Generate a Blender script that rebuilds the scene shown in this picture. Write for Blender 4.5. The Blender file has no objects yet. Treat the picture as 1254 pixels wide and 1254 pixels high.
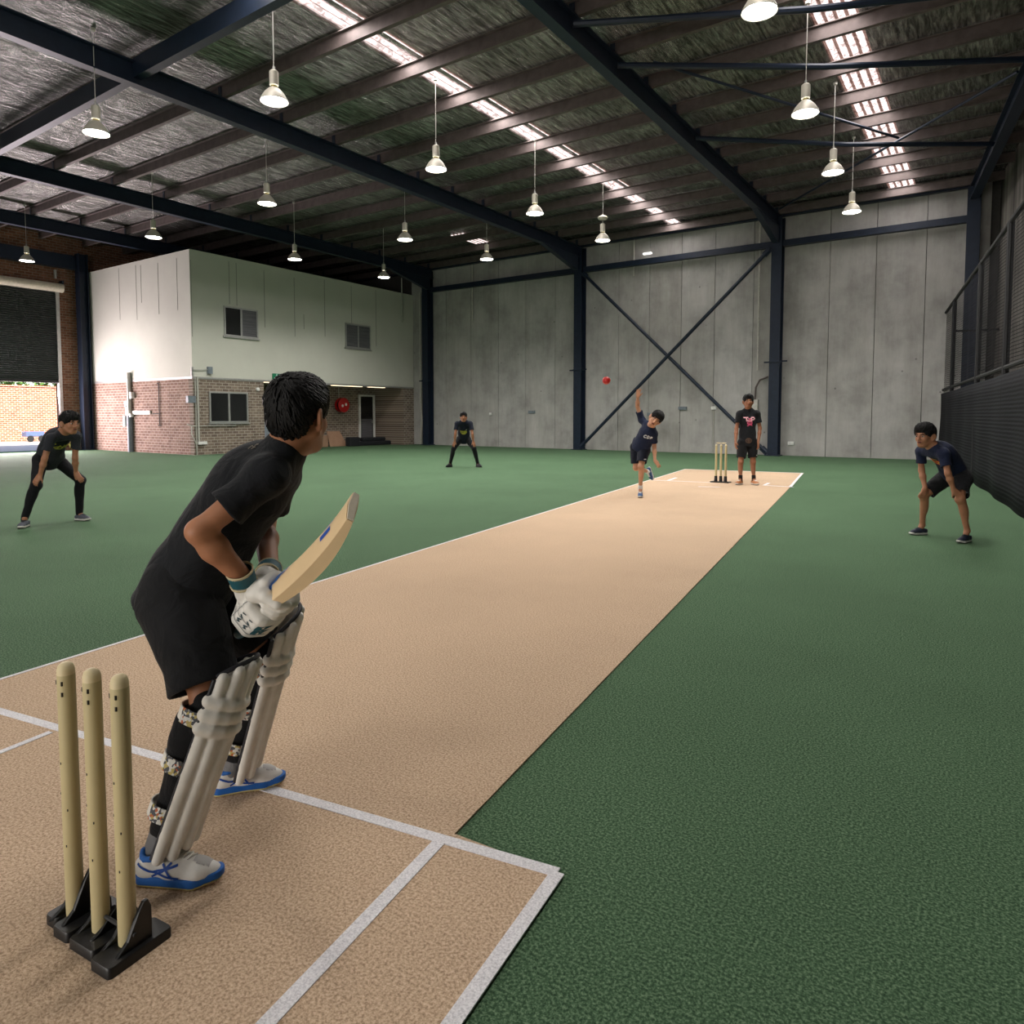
LAMP_W, SKY_S, SUN_S, DOOR_W, SKY_W, EXPO, NEAR_K, REAR_W = 560.0, .5, 12.0, 1250.0, 500.0, 0.0, .25, 700.0
import bpy, bmesh, math, random
import numpy as np
from mathutils import Vector, Matrix
from mathutils.bvhtree import BVHTree
random.seed(7)
C = bpy.context.scene.collection
PI = math.pi

# ------------------------------------------------------------------ camera
FPX, CAMH, YAW = 860.0, 1.35, math.radians(34.3)
PIT = math.atan(51 / 860.0)
CX, CY = 627.0, 560.0
_fh = np.array([-math.sin(YAW), math.cos(YAW), 0.0])
RIGHT = np.array([math.cos(YAW), math.sin(YAW), 0.0])
ZUP = np.array([0.0, 0.0, 1.0])
FWD = _fh * math.cos(PIT) - ZUP * math.sin(PIT)
UPV = _fh * math.sin(PIT) + ZUP * math.cos(PIT)
CAM = np.array([0.0, 0.0, CAMH])


def ray(x, y):
    return FWD + RIGHT * (x - CX) / FPX - UPV * (y - CY) / FPX


def P(x, y, d):          # measured point of the photograph at a depth in metres
    return CAM + ray(x, y) * d


def G(x, y, z=0.0):      # measured point on a level plane
    r = ray(x, y)
    return CAM + r * ((z - CAMH) / r[2])


cam = bpy.data.cameras.new('camera')
cam.sensor_width = 36.0
cam.lens = 36.0 * FPX / 1254.0
cam.shift_y = -(627.0 - CY) / 1254.0
cam.clip_end = 300
camo = bpy.data.objects.new('camera', cam)
C.objects.link(camo)
m = Matrix((tuple(RIGHT), tuple(UPV), tuple(-FWD))).transposed().to_4x4()
m.translation = Vector(CAM)
camo.matrix_world = m
sc = bpy.context.scene
sc.camera = camo

# ------------------------------------------------------------------ materials
MATS = {}


class NT:
    def __init__(self, name):
        self.m = bpy.data.materials.new(name)
        self.m.use_nodes = True
        self.t = self.m.node_tree
        self.t.nodes.clear()
        self.out = self.n('ShaderNodeOutputMaterial')
        MATS[name] = self.m

    def n(self, ty, **kw):
        nd = self.t.nodes.new(ty)
        for k, v in kw.items():
            if k.startswith('i_'):
                key = k[2:]
                key = int(key) if key.isdigit() else key.replace('_', ' ')
                nd.inputs[key].default_value = v
            else:
                setattr(nd, k, v)
        return nd

    def l(self, a, b):
        self.t.links.new(a, b)

    def bsdf(self, col=(.5, .5, .5), rough=.6, metal=0.0, spec=.5):
        b = self.n('ShaderNodeBsdfPrincipled')
        b.inputs['Base Color'].default_value = (*col, 1)
        b.inputs['Roughness'].default_value = rough
        b.inputs['Metallic'].default_value = metal
        b.inputs['Specular IOR Level'].default_value = spec
        self.l(b.outputs[0], self.out.inputs[0])
        self.b = b
        return b

    def coords(self, scale=(1, 1, 1), rot=(0, 0, 0), kind='Object'):
        tc = self.n('ShaderNodeTexCoord')
        mp = self.n('ShaderNodeMapping')
        mp.inputs['Scale'].default_value = scale
        mp.inputs['Rotation'].default_value = rot
        self.l(tc.outputs[kind], mp.inputs[0])
        return mp.outputs[0]

    def noise(self, vec, scale, detail=4, rough=.55, dist=0.0):
        nd = self.n('ShaderNodeTexNoise')
        nd.inputs['Scale'].default_value = scale
        nd.inputs['Detail'].default_value = detail
        nd.inputs['Roughness'].default_value = rough
        nd.inputs['Distortion'].default_value = dist
        self.l(vec, nd.inputs['Vector'])
        return nd.outputs[0]

    def ramp(self, fac, stops):
        r = self.n('ShaderNodeValToRGB')
        e = r.color_ramp.elements
        while len(e) < len(stops):
            e.new(.5)
        for el, (p, c) in zip(e, stops):
            el.position = p
            el.color = (*c, 1)
        self.l(fac, r.inputs[0])
        return r.outputs[0]

    def bump(self, h, strength=.3, dist=.01, nrm=None):
        b = self.n('ShaderNodeBump')
        b.inputs['Strength'].default_value = strength
        b.inputs['Distance'].default_value = dist
        self.l(h, b.inputs['Height'])
        if nrm is not None:
            self.l(nrm, b.inputs['Normal'])
        self.l(b.outputs[0], self.b.inputs['Normal'])
        return b.outputs[0]

    def col(self, sock):
        self.l(sock, self.b.inputs['Base Color'])


def lin(r, g, b):
    f = lambda c: (c / 255 / 12.92) if c / 255 <= .04045 else ((c / 255 + .055) / 1.055) ** 2.4
    return (f(r), f(g), f(b))


def plain(name, col, rough=.6, metal=0.0, spec=.5, var=.12, scale=14, bump=0.0, bscale=90, bdist=.004):
    t = NT(name)
    t.bsdf(col, rough, metal, spec)
    v = t.coords()
    n = t.noise(v, scale, 4)
    t.col(t.ramp(n, [(.3, tuple(c * (1 - var) for c in col)), (.7, tuple(min(1, c * (1 + var)) for c in col))]))
    if bump:
        t.bump(t.noise(v, bscale, 3), bump, bdist)
    return t.m


def turf(name, c0, c1, c2, scale, bumps):
    t = NT(name)
    t.bsdf(c1, .93, 0, .12)
    v = t.coords()
    fine = t.noise(v, scale, 3, .7)
    big = t.noise(v, .55, 4, .6)
    a = t.ramp(fine, [(.36, c0), (.50, c1), (.66, c2)])
    b = t.ramp(big, [(.3, (.90,) * 3), (.7, (1.06,) * 3)])
    mx = t.n('ShaderNodeMix', data_type='RGBA', blend_type='MULTIPLY')
    mx.inputs[0].default_value = 1
    t.l(a, mx.inputs[6])
    t.l(b, mx.inputs[7])
    t.col(mx.outputs[2])
    h1 = t.noise(v, scale * .8, 4, .7)
    t.bump(h1, bumps, .012)
    return t.m


turf('green_turf', lin(44, 68, 48), lin(75, 103, 76), lin(122, 147, 116), 120, .55)
turf('beige_turf', lin(156, 131, 108), lin(198, 171, 144), lin(220, 197, 172), 120, .4)
turf('line_white', lin(205, 203, 208), lin(228, 226, 230), lin(245, 243, 246), 160, .4)


def brick(name, c1, c2, mortar, axis, mort=.012):
    t = NT(name)
    t.bsdf(c1, .9, 0, .2)
    tc = t.n('ShaderNodeTexCoord')
    sp = t.n('ShaderNodeSeparateXYZ')
    t.l(tc.outputs['Object'], sp.inputs[0])
    cb = t.n('ShaderNodeCombineXYZ')
    t.l(sp.outputs['Y' if axis == 'Y' else 'X'], cb.inputs[0])
    t.l(sp.outputs['Z'], cb.inputs[1])
    br = t.n('ShaderNodeTexBrick')
    br.inputs['Scale'].default_value = 1
    br.inputs['Brick Width'].default_value = .245
    br.inputs['Row Height'].default_value = .10
    br.inputs['Mortar Size'].default_value = mort
    br.inputs['Mortar Smooth'].default_value = .2
    br.inputs['Bias'].default_value = -.1
    br.inputs['Color1'].default_value = (*c1, 1)
    br.inputs['Color2'].default_value = (*c2, 1)
    br.inputs['Mortar'].default_value = (*mortar, 1)
    t.l(cb.outputs[0], br.inputs['Vector'])
    n = t.noise(cb.outputs[0], 3.2, 5, .7)
    mul = t.ramp(n, [(.3, (.72,) * 3), (.72, (1.2,) * 3)])
    mx = t.n('ShaderNodeMix', data_type='RGBA', blend_type='MULTIPLY')
    mx.inputs[0].default_value = 1
    t.l(br.outputs[0], mx.inputs[6])
    t.l(mul, mx.inputs[7])
    t.col(mx.outputs[2])
    inv = t.n('ShaderNodeMath', operation='SUBTRACT')
    inv.inputs[0].default_value = 1
    t.l(br.outputs['Fac'], inv.inputs[1])
    t.bump(inv.outputs[0], .6, .012)
    return t.m


brick('brick_office_front', lin(112, 98, 88), lin(140, 126, 112), lin(172, 163, 152), 'Y')
brick('brick_office_side', lin(126, 100, 88), lin(150, 124, 110), lin(178, 160, 150), 'X')
brick('brick_hall', lin(112, 76, 58), lin(140, 98, 76), lin(140, 122, 108), 'Y')
brick('brick_outside', lin(190, 96, 66), lin(206, 118, 86), lin(214, 190, 170), 'Y', .014)

# concrete tilt panels
t = NT('concrete')
t.bsdf((.3, .3, .29), .88, 0, .25)
v = t.coords()
vs = t.coords((1.5, 1.5, .22))
n1 = t.noise(v, .8, 6, .65)
n2 = t.noise(vs, 1.6, 5, .7)
oi = t.n('ShaderNodeObjectInfo')
a = t.ramp(n1, [(.28, lin(148, 147, 145)), (.52, lin(176, 175, 173)), (.78, lin(193, 192, 189))])
b = t.ramp(n2, [(.3, (.80, .79, .77)), (.6, (1.0, 1.0, 1.0))])
c = t.ramp(oi.outputs['Random'], [(0, (.86, .85, .83)), (1, (1.03, 1.03, 1.03))])
m1 = t.n('ShaderNodeMix', data_type='RGBA', blend_type='MULTIPLY'); m1.inputs[0].default_value = 1
m2 = t.n('ShaderNodeMix', data_type='RGBA', blend_type='MULTIPLY'); m2.inputs[0].default_value = 1
t.l(a, m1.inputs[6]); t.l(b, m1.inputs[7]); t.l(m1.outputs[2], m2.inputs[6]); t.l(c, m2.inputs[7])
vo = t.n('ShaderNodeTexVoronoi'); vo.inputs['Scale'].default_value = 1.3
t.l(v, vo.inputs['Vector'])
sp = t.ramp(vo.outputs['Distance'], [(.02, (.45,) * 3), (.05, (1,) * 3)])
m3 = t.n('ShaderNodeMix', data_type='RGBA', blend_type='MULTIPLY'); m3.inputs[0].default_value = 1
t.l(m2.outputs[2], m3.inputs[6]); t.l(sp, m3.inputs[7])
t.col(m3.outputs[2])
t.bump(t.noise(v, 6, 5), .25, .02)

# dark stained side wall behind the nets
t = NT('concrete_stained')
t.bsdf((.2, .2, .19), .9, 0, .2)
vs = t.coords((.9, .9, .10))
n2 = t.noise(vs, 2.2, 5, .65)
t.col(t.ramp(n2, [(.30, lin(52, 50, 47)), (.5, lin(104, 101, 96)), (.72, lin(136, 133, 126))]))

# foil roof lining, wrinkled along the sheets; fold glints painted into its colour
t = NT('roof_foil')
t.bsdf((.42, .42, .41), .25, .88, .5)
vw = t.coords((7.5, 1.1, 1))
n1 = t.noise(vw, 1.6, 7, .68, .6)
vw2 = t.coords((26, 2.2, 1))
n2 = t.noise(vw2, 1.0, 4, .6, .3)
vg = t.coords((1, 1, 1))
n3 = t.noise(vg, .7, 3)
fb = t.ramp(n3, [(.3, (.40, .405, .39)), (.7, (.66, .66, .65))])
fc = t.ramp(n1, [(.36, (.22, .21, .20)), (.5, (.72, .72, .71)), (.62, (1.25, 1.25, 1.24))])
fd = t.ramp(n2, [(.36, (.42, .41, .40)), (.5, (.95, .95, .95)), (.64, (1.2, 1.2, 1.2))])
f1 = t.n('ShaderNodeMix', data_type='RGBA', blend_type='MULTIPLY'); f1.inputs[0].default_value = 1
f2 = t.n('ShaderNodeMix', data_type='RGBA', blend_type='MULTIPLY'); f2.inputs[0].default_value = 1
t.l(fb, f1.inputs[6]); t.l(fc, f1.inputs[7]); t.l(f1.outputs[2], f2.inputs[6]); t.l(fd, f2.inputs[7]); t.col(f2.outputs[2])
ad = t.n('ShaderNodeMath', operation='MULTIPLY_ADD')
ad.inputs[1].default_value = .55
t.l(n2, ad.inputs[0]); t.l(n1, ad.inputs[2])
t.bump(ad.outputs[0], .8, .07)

plain('navy_steel', lin(26, 37, 54), .45, .1, .4, .15, 6)
plain('purlin_steel', lin(96, 86, 84), .5, .35, .4, .2, 5)
plain('white_plaster', lin(200, 200, 190), .85, 0, .2, .03, 1.2)
plain('joint_grey', lin(150, 150, 142), .9)
plain('dark_joint', lin(70, 68, 66), .9)
plain('aluminium', lin(176, 176, 174), .4, .6)
plain('pale_pipe', lin(186, 184, 176), .5, .1)
plain('grey_box', lin(112, 122, 130), .5)
plain('shutter', lin(62, 66, 66), .5, .35, .4, .08, 3)
plain('cream_metal', lin(206, 198, 180), .5, .1)
plain('black_net', lin(16, 17, 20), .8)
plain('black_plastic', lin(20, 20, 21), .42, 0, .45, .2, 30, .15, 120, .002)
plain('charcoal_mat', lin(26, 28, 34), .8)
plain('card', lin(158, 126, 104), .85, 0, .2, .06, 6)
plain('hose_red', lin(176, 22, 24), .4)
plain('white_paint', lin(225, 225, 222), .45)
plain('lamp_shell', lin(196, 192, 178), .42, .15, .4, .06)
plain('brass', lin(150, 140, 90), .35, .8)
plain('ball_red', lin(190, 36, 34), .42, 0, .5, .12, 40)
plain('ball_seam', lin(214, 120, 108), .6)
plain('paving', lin(196, 188, 176), .9, 0, .2, .06, 2)
plain('foliage', lin(92, 124, 60), .8, 0, .3, .35, 5)
plain('bark', lin(92, 74, 58), .9)
plain('cart_blue', lin(96, 112, 146), .6)
plain('rubber', lin(30, 30, 30), .7)
plain('exit_green', lin(20, 120, 84), .5)
plain('soffit', lin(120, 116, 106), .9)
plain('door_blue_grey', lin(150, 160, 172), .5)
plain('timber_pale', lin(196, 150, 96), .6, 0, .3, .15, 8)

t = NT('dark_glass')
t.bsdf((.012, .013, .014), .12, 0, .5)
t = NT('grey_glass')
t.bsdf((.10, .10, .105), .3, 0, .4)
vb = t.coords((1, 1, 26))
n = t.noise(vb, 1.2, 2)
t.col(t.ramp(n, [(.3, lin(78, 78, 82)), (.7, lin(112, 111, 116))]))


def emit(name, col, s):
    t = NT(name)
    e = t.n('ShaderNodeEmission')
    e.inputs[0].default_value = (*col, 1)
    e.inputs[1].default_value = s
    t.l(e.outputs[0], t.out.inputs[0])
    return t


emit('lamp_glow', (1.0, .97, .90), 30)
emit('tube_glow', (1.0, .80, .52), 2.2)
emit('strip_glow', (1, .98, .95), 1.6)
emit('exit_glow', (.75, 1.0, .88), .7)
# backlit corrugated skylight sheet, ribs running along its length, dirt between
t = emit('skylight_glow', (1, .9, .9), 1.7)
em = [n for n in t.t.nodes if n.type == 'EMISSION'][0]
v = t.coords()
wv = t.n('ShaderNodeTexWave', wave_type='BANDS', bands_direction='X')
wv.inputs['Scale'].default_value = 1.85
wv.inputs['Distortion'].default_value = .25
t.l(v, wv.inputs['Vector'])
n = t.noise(v, 9, 4, .7)
c1 = t.ramp(wv.outputs[1], [(.22, (.20, .12, .10)), (.5, (1.0, .84, .82)), (1, (1.0, .93, .92))])
c2 = t.ramp(n, [(.40, (.30, .22, .20)), (.54, (1, 1, 1))])
mx = t.n('ShaderNodeMix', data_type='RGBA', blend_type='MULTIPLY'); mx.inputs[0].default_value = .8
t.l(c1, mx.inputs[6]); t.l(c2, mx.inputs[7]); t.l(mx.outputs[2], em.inputs[0])

# knotted netting: real holes between the strands
t = NT('netting')
b = t.bsdf(lin(24, 24, 27), .9, 0, .1)
tr = t.n('ShaderNodeBsdfTransparent')
mxs = t.n('ShaderNodeMixShader')
tc = t.n('ShaderNodeTexCoord')
sp = t.n('ShaderNodeSeparateXYZ')
t.l(tc.outputs['Object'], sp.inputs[0])


def band(sock, freq, width):
    mu = t.n('ShaderNodeMath', operation='MULTIPLY'); mu.inputs[1].default_value = freq
    t.l(sock, mu.inputs[0])
    fr = t.n('ShaderNodeMath', operation='FRACT'); t.l(mu.outputs[0], fr.inputs[0])
    lt = t.n('ShaderNodeMath', operation='LESS_THAN'); lt.inputs[1].default_value = width
    t.l(fr.outputs[0], lt.inputs[0])
    return lt.outputs[0]


mxm = t.n('ShaderNodeMath', operation='MAXIMUM')
t.l(band(sp.outputs['Y'], 18, .2), mxm.inputs[0])
t.l(band(sp.outputs['Z'], 18, .2), mxm.inputs[1])
t.l(mxm.outputs[0], mxs.inputs[0]); t.l(tr.outputs[0], mxs.inputs[1]); t.l(b.outputs[0], mxs.inputs[2])
t.l(mxs.outputs[0], t.out.inputs[0])

# heavy ribbed curtain
t = NT('curtain_black')
t.bsdf(lin(18, 19, 24), .85, 0, .15)
v = t.coords()
wv = t.n('ShaderNodeTexWave', wave_type='BANDS', bands_direction='Z')
wv.inputs['Scale'].default_value = 5.0
wv.inputs['Distortion'].default_value = 1.0
t.l(v, wv.inputs['Vector'])
t.col(t.ramp(wv.outputs[1], [(.2, lin(13, 14, 17)), (.8, lin(24, 26, 31))]))
t.bump(wv.outputs[1], .3, .02)


# ------------------------------------------------------------------ mesh helpers
class MB:
    def __init__(self):
        self.v, self.f, self.mi = [], [], []

    def add(self, vs, fs, mi=0):
        b = len(self.v)
        self.v += [tuple(map(float, p)) for p in vs]
        self.f += [tuple(b + i for i in f) for f in fs]
        self.mi += [mi] * len(fs)
        return self

    def box(self, lo, hi, mi=0):
        x0, y0, z0 = lo; x1, y1, z1 = hi
        vs = [(x0, y0, z0), (x1, y0, z0), (x1, y1, z0), (x0, y1, z0), (x0, y0, z1), (x1, y0, z1), (x1, y1, z1), (x0, y1, z1)]
        return self.add(vs, [(3, 2, 1, 0), (4, 5, 6, 7), (0, 1, 5, 4), (1, 2, 6, 5), (2, 3, 7, 6), (3, 0, 4, 7)], mi)

    def cbox(self, c, h, mi=0):
        return self.box([c[i] - h[i] for i in range(3)], [c[i] + h[i] for i in range(3)], mi)

    def bar(self, a, b, w, h, up=(0, 0, 1), mi=0):
        a, b = Vector(a), Vector(b)
        d = (b - a).normalized(); up = Vector(up)
        s = d.cross(up)
        s = s.normalized() if s.length > 1e-5 else Vector((1, 0, 0))
        u = s.cross(d).normalized()
        s *= w / 2; u *= h / 2
        vs = [a - s - u, a + s - u, a + s + u, a - s + u, b - s - u, b + s - u, b + s + u, b - s + u]
        return self.add(vs, [(0, 1, 2, 3), (7, 6, 5, 4), (1, 0, 4, 5), (2, 1, 5, 6), (3, 2, 6, 7), (0, 3, 7, 4)], mi)

    def ibeam(self, a, b, w, h, tf, tw, mi=0):
        up = Vector((0, 0, 1)); a, b = Vector(a), Vector(b)
        o = up * (h / 2 - tf / 2)
        self.bar(a + o, b + o, w, tf, mi=mi); self.bar(a - o, b - o, w, tf, mi=mi)
        return self.bar(a, b, tw, h - 2 * tf + .002, mi=mi)

    def hcol(self, c, z0, z1, w, d, tf, tw):
        x, y = c
        self.box((x - w / 2, y - d / 2, z0), (x + w / 2, y - d / 2 + tf, z1))
        self.box((x - w / 2, y + d / 2 - tf, z0), (x + w / 2, y + d / 2, z1))
        return self.box((x - tw / 2, y - d / 2 + tf - .001, z0), (x + tw / 2, y + d / 2 - tf + .001, z1))

    def tube(self, pts, r, n=10, mi=0, cap=True):
        pts = [Vector(p) for p in pts]
        rs = r if isinstance(r, (list, tuple)) else [r] * len(pts)
        rings = []
        ref = None
        for i, p in enumerate(pts):
            d = (pts[min(i + 1, len(pts) - 1)] - pts[max(i - 1, 0)]).normalized()
            if ref is None:
                ref = Vector((0, 0, 1)) if abs(d.z) < .9 else Vector((1, 0, 0))
            s = d.cross(ref).normalized(); u = s.cross(d).normalized(); ref = u
            rings.append([p + (s * math.cos(2 * PI * k / n) + u * math.sin(2 * PI * k / n)) * rs[i] for k in range(n)])
        vs = [q for rg in rings for q in rg]
        fs = [(i * n + k, i * n + (k + 1) % n, (i + 1) * n + (k + 1) % n, (i + 1) * n + k) for i in range(len(pts) - 1) for k in range(n)]
        if cap:
            fs += [tuple(range(n))[::-1], tuple((len(pts) - 1) * n + k for k in range(n))]
        return self.add(vs, fs, mi)

    def lathe(self, prof, c=(0, 0, 0), n=24, mi=0, axis='Z', cap=True):
        vs, fs = [], []
        for (r, z) in prof:
            for k in range(n):
                a = 2 * PI * k / n
                q = (r * math.cos(a), r * math.sin(a), z)
                if axis == 'X':
                    q = (q[2], q[0], q[1])
                if axis == 'Y':
                    q = (q[1], q[2], q[0])
                vs.append((c[0] + q[0], c[1] + q[1], c[2] + q[2]))
        m_ = len(prof)
        for i in range(m_ - 1):
            for k in range(n):
                fs.append((i * n + k, i * n + (k + 1) % n, (i + 1) * n + (k + 1) % n, (i + 1) * n + k))
        if cap:
            fs.append(tuple(range(n))[::-1]); fs.append(tuple((m_ - 1) * n + k for k in range(n)))
        return self.add(vs, fs, mi)

    def build(self, name, mats, parent=None, smooth=False, loc=None, bevel=0.0):
        me = bpy.data.meshes.new(name)
        vs = self.v
        if loc is not None:
            vs = [(p[0] - loc[0], p[1] - loc[1], p[2] - loc[2]) for p in vs]
        me.from_pydata(vs, [], self.f)
        for mm in (mats if isinstance(mats, (list, tuple)) else [mats]):
            me.materials.append(MATS[mm])
        me.polygons.foreach_set('material_index', self.mi)
        if smooth:
            me.polygons.foreach_set('use_smooth', [True] * len(me.polygons))
            try:
                me.set_sharp_from_angle(angle=math.radians(38))
            except Exception:
                pass
        me.update()
        o = bpy.data.objects.new(name, me)
        C.objects.link(o)
        if loc is not None:
            o.location = loc
        if parent is not None:
            o.parent = parent
        if bevel:
            md = o.modifiers.new('bevel', 'BEVEL'); md.width = bevel; md.segments = 2; md.limit_method = 'ANGLE'
        return o


def tag(o, label=None, cat=None, group=None, kind=None):
    if label: o['label'] = label
    if cat: o['category'] = cat
    if group: o['group'] = group
    if kind: o['kind'] = kind
    return o


def empty(name, loc=(0, 0, 0)):
    o = bpy.data.objects.new(name, None)
    o.empty_display_size = .1
    o.location = loc
    C.objects.link(o)
    return o


def struct(o):
    o['kind'] = 'structure'
    return o


def copy_tree(o, parent=None):
    c = o.copy(); C.objects.link(c)
    if parent is not None:
        c.parent = parent
    for ch in list(o.children):
        copy_tree(ch, c)
    return c


# ------------------------------------------------------------------ hall shell
XL, XM, XR, YM, YW = -29.8, -22.5, -24.3, 13.7, 24.8
ZR = 8.22     # underside of the foil
NETX = lambda y: -.36 + (17.86 - y) * .126          # line of the net fence
WRX = lambda y: .02 + (24.8 - y) * .126             # line of the side wall behind it

fl = MB().box((-30.6, -9, -.25), (6.5, 25.2, 0)).build('floor', 'green_turf'); struct(fl)

# far wall: tilt-up panels with open joints over a dark backing
joints = [-22.6, -21.85, -20.52, -19.11, -17.62, -16.22, -14.79, -13.50, -11.96, -10.70, -9.46, -8.23, -6.89, -6.0, -4.48, -3.14, -1.79, -.2]
bk = MB().box((-31, 24.93, 0), (3.2, 25.2, 8.6)).build('wall_far', 'dark_joint'); struct(bk)
for a, b in zip(joints[:-1], joints[1:]):
    MB().box((a + .007, YW, 0), (b - .007, 24.94, 8.45)).build('concrete_panel', 'concrete', bk, bevel=.008)
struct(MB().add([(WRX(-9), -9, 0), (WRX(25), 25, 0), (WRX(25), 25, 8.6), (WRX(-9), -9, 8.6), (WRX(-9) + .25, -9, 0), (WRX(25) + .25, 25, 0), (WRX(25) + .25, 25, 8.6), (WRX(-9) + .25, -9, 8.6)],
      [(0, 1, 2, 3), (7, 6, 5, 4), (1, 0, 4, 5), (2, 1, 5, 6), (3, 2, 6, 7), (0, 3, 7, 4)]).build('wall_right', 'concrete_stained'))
struct(MB().box((-31, -9.25, 0), (7, -9, 8.6)).build('wall_back', 'concrete'))
# left wall with the roller door opening (y 5.2 .. 12.72, 6.1 m high)
DY0, DY1, DZ = 7.2, 12.66, 6.15
wl = MB()
wl.box((XL - .3, -9, 0), (XL, DY0, 8.6)); wl.box((XL - .3, DY1, 0), (XL, 25.2, 8.6)); wl.box((XL - .3, DY0, DZ), (XL, DY1, 8.6))
struct(wl.build('wall_left', 'brick_hall'))
# foil ceiling with slots for the skylight sheets
SK1 = (-9.83, -9.38); SK2 = (-2.82, -2.10); SK1b = (-9.24, -9.12)
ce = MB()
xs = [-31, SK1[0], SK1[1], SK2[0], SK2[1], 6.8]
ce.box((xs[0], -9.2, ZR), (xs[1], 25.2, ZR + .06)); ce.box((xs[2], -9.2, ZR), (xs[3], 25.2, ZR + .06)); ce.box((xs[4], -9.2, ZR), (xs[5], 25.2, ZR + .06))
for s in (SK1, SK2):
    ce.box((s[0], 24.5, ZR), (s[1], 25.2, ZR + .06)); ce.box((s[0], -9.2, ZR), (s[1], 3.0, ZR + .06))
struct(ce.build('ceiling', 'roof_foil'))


def corrug(x0, x1, y0, y1, z, amp=.022, pitch=.17):
    mb = MB(); n = max(4, int((x1 - x0) / pitch * 8))
    vs = []
    for i in range(n + 1):
        x = x0 + (x1 - x0) * i / n
        zz = z + amp * math.cos(2 * PI * (x - x0) / pitch)
        vs += [(x, y0, zz), (x, y1, zz), (x, y1, zz + .006), (x, y0, zz + .006)]
    fs = []
    for i in range(n):
        a, b = 4 * i, 4 * i + 4
        fs += [(a, a + 1, b + 1, b), (a + 3, b + 3, b + 2, a + 2), (a, b, b + 3, a + 3), (a + 1, a + 2, b + 2, b + 1)]
    return mb.add(vs, fs)


def skylight(s, label):
    x0, x1 = s
    o = corrug(x0, x1, 3.0, 24.5, ZR + .03).build('skylight', 'skylight_glow', loc=((x0 + x1) / 2, 13.75, ZR))
    tag(o, label, 'skylight', 'translucent roof sheets')


skylight(SK1, 'long bright translucent skylight strip in the middle of the roof, left of the central rafter')
skylight(SK2, 'bright ribbed translucent skylight strip in the roof on the right, above the right lamp row')
# thin second strip beside the middle skylight, and a short pair over the left bay
o = MB().box((SK1b[0], 3.5, ZR - .012), (SK1b[1] - .06, 20.4, ZR - .002)).build('skylight', 'skylight_glow')
tag(o, 'thin bright slit of daylight running beside the middle skylight strip', 'skylight', 'translucent roof sheets')
a = G(580, 294, 8.2); b = G(612, 304, 8.2)
o = MB().box((a[0] - .35, a[1] - 1.0, ZR - .012), (a[0] + .3, a[1] + 1.1, ZR - .002)).build('skylight', 'skylight_glow')
tag(o, 'small bright skylight patch near the far wall above the lamp left of the second column', 'skylight', 'translucent roof sheets')
for i, (p, q) in enumerate([((168, 103), (238, 130)), ((268, 141), (305, 155)), ((225, 258), (290, 277)), ((0, 283), (35, 288))]):
    a = G(*p, 8.2); b = G(*q, 8.2)
    xm = (a[0] + b[0]) / 2
    o = MB().bar((xm, a[1], ZR - .008), (xm + .05, b[1], ZR - .008), .09, .012).build('skylight', 'skylight_glow')
    tag(o, ['thin slit of daylight beyond the second rafter, left end', 'short slit of daylight beyond the second rafter, right end',
            'slit of daylight in the left bay above the white office', 'slit of daylight at the far left edge above the roller door'][i], 'skylight', 'translucent roof sheets')

# ------------------------------------------------------------------ steel frame
cols = [(-21.42, 24.56, 'navy steel column in the corner between the white office and the far concrete wall'),
        (-13.52, 24.56, 'navy steel column on the far wall at the left foot of the cross brace'),
        (-6.05, 24.56, 'navy steel column on the far wall at the right foot of the cross brace'),
        (-.62, 24.56, 'dark steel column in the far right corner behind the net fence')]
for x, y, lb in cols:
    r = empty('steel_column', (x, y, 0)); tag(r, lb, 'column', 'steel columns')
    MB().hcol((0, 0), 0, 7.9, .33, .40, .03, .04).build('shaft', 'navy_steel', r)
    MB().box((-.24, -.26, 0), (.24, .2, .03)).build('base_plate', 'navy_steel', r)
    if x > -14 and x < -2 or x < -20:
        b = MB(); z = 3.15 if x > -20 else 2.95
        b.bar((-.16, -.22, z), (.42, -.22, z), .05, .05); b.bar((-.32, -.22, z - .02), (-.16, -.22, z - .02), .05, .05); b.bar((.2, -.22, z - .02), (.14, -.22, z - .22), .03, .03)
        b.build('bracket', 'navy_steel', r)
r = empty('steel_column', (-29.45, 13.45, 0)); tag(r, 'navy steel column between the brick pier by the roller door and the office', 'column', 'steel columns')
MB().hcol((0, 0), 0, 7.6, .34, .34, .03, .04).build('shaft', 'navy_steel', r)
MB().box((-.22, -.22, 0), (.22, .22, .03)).build('base_plate', 'navy_steel', r)

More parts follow.
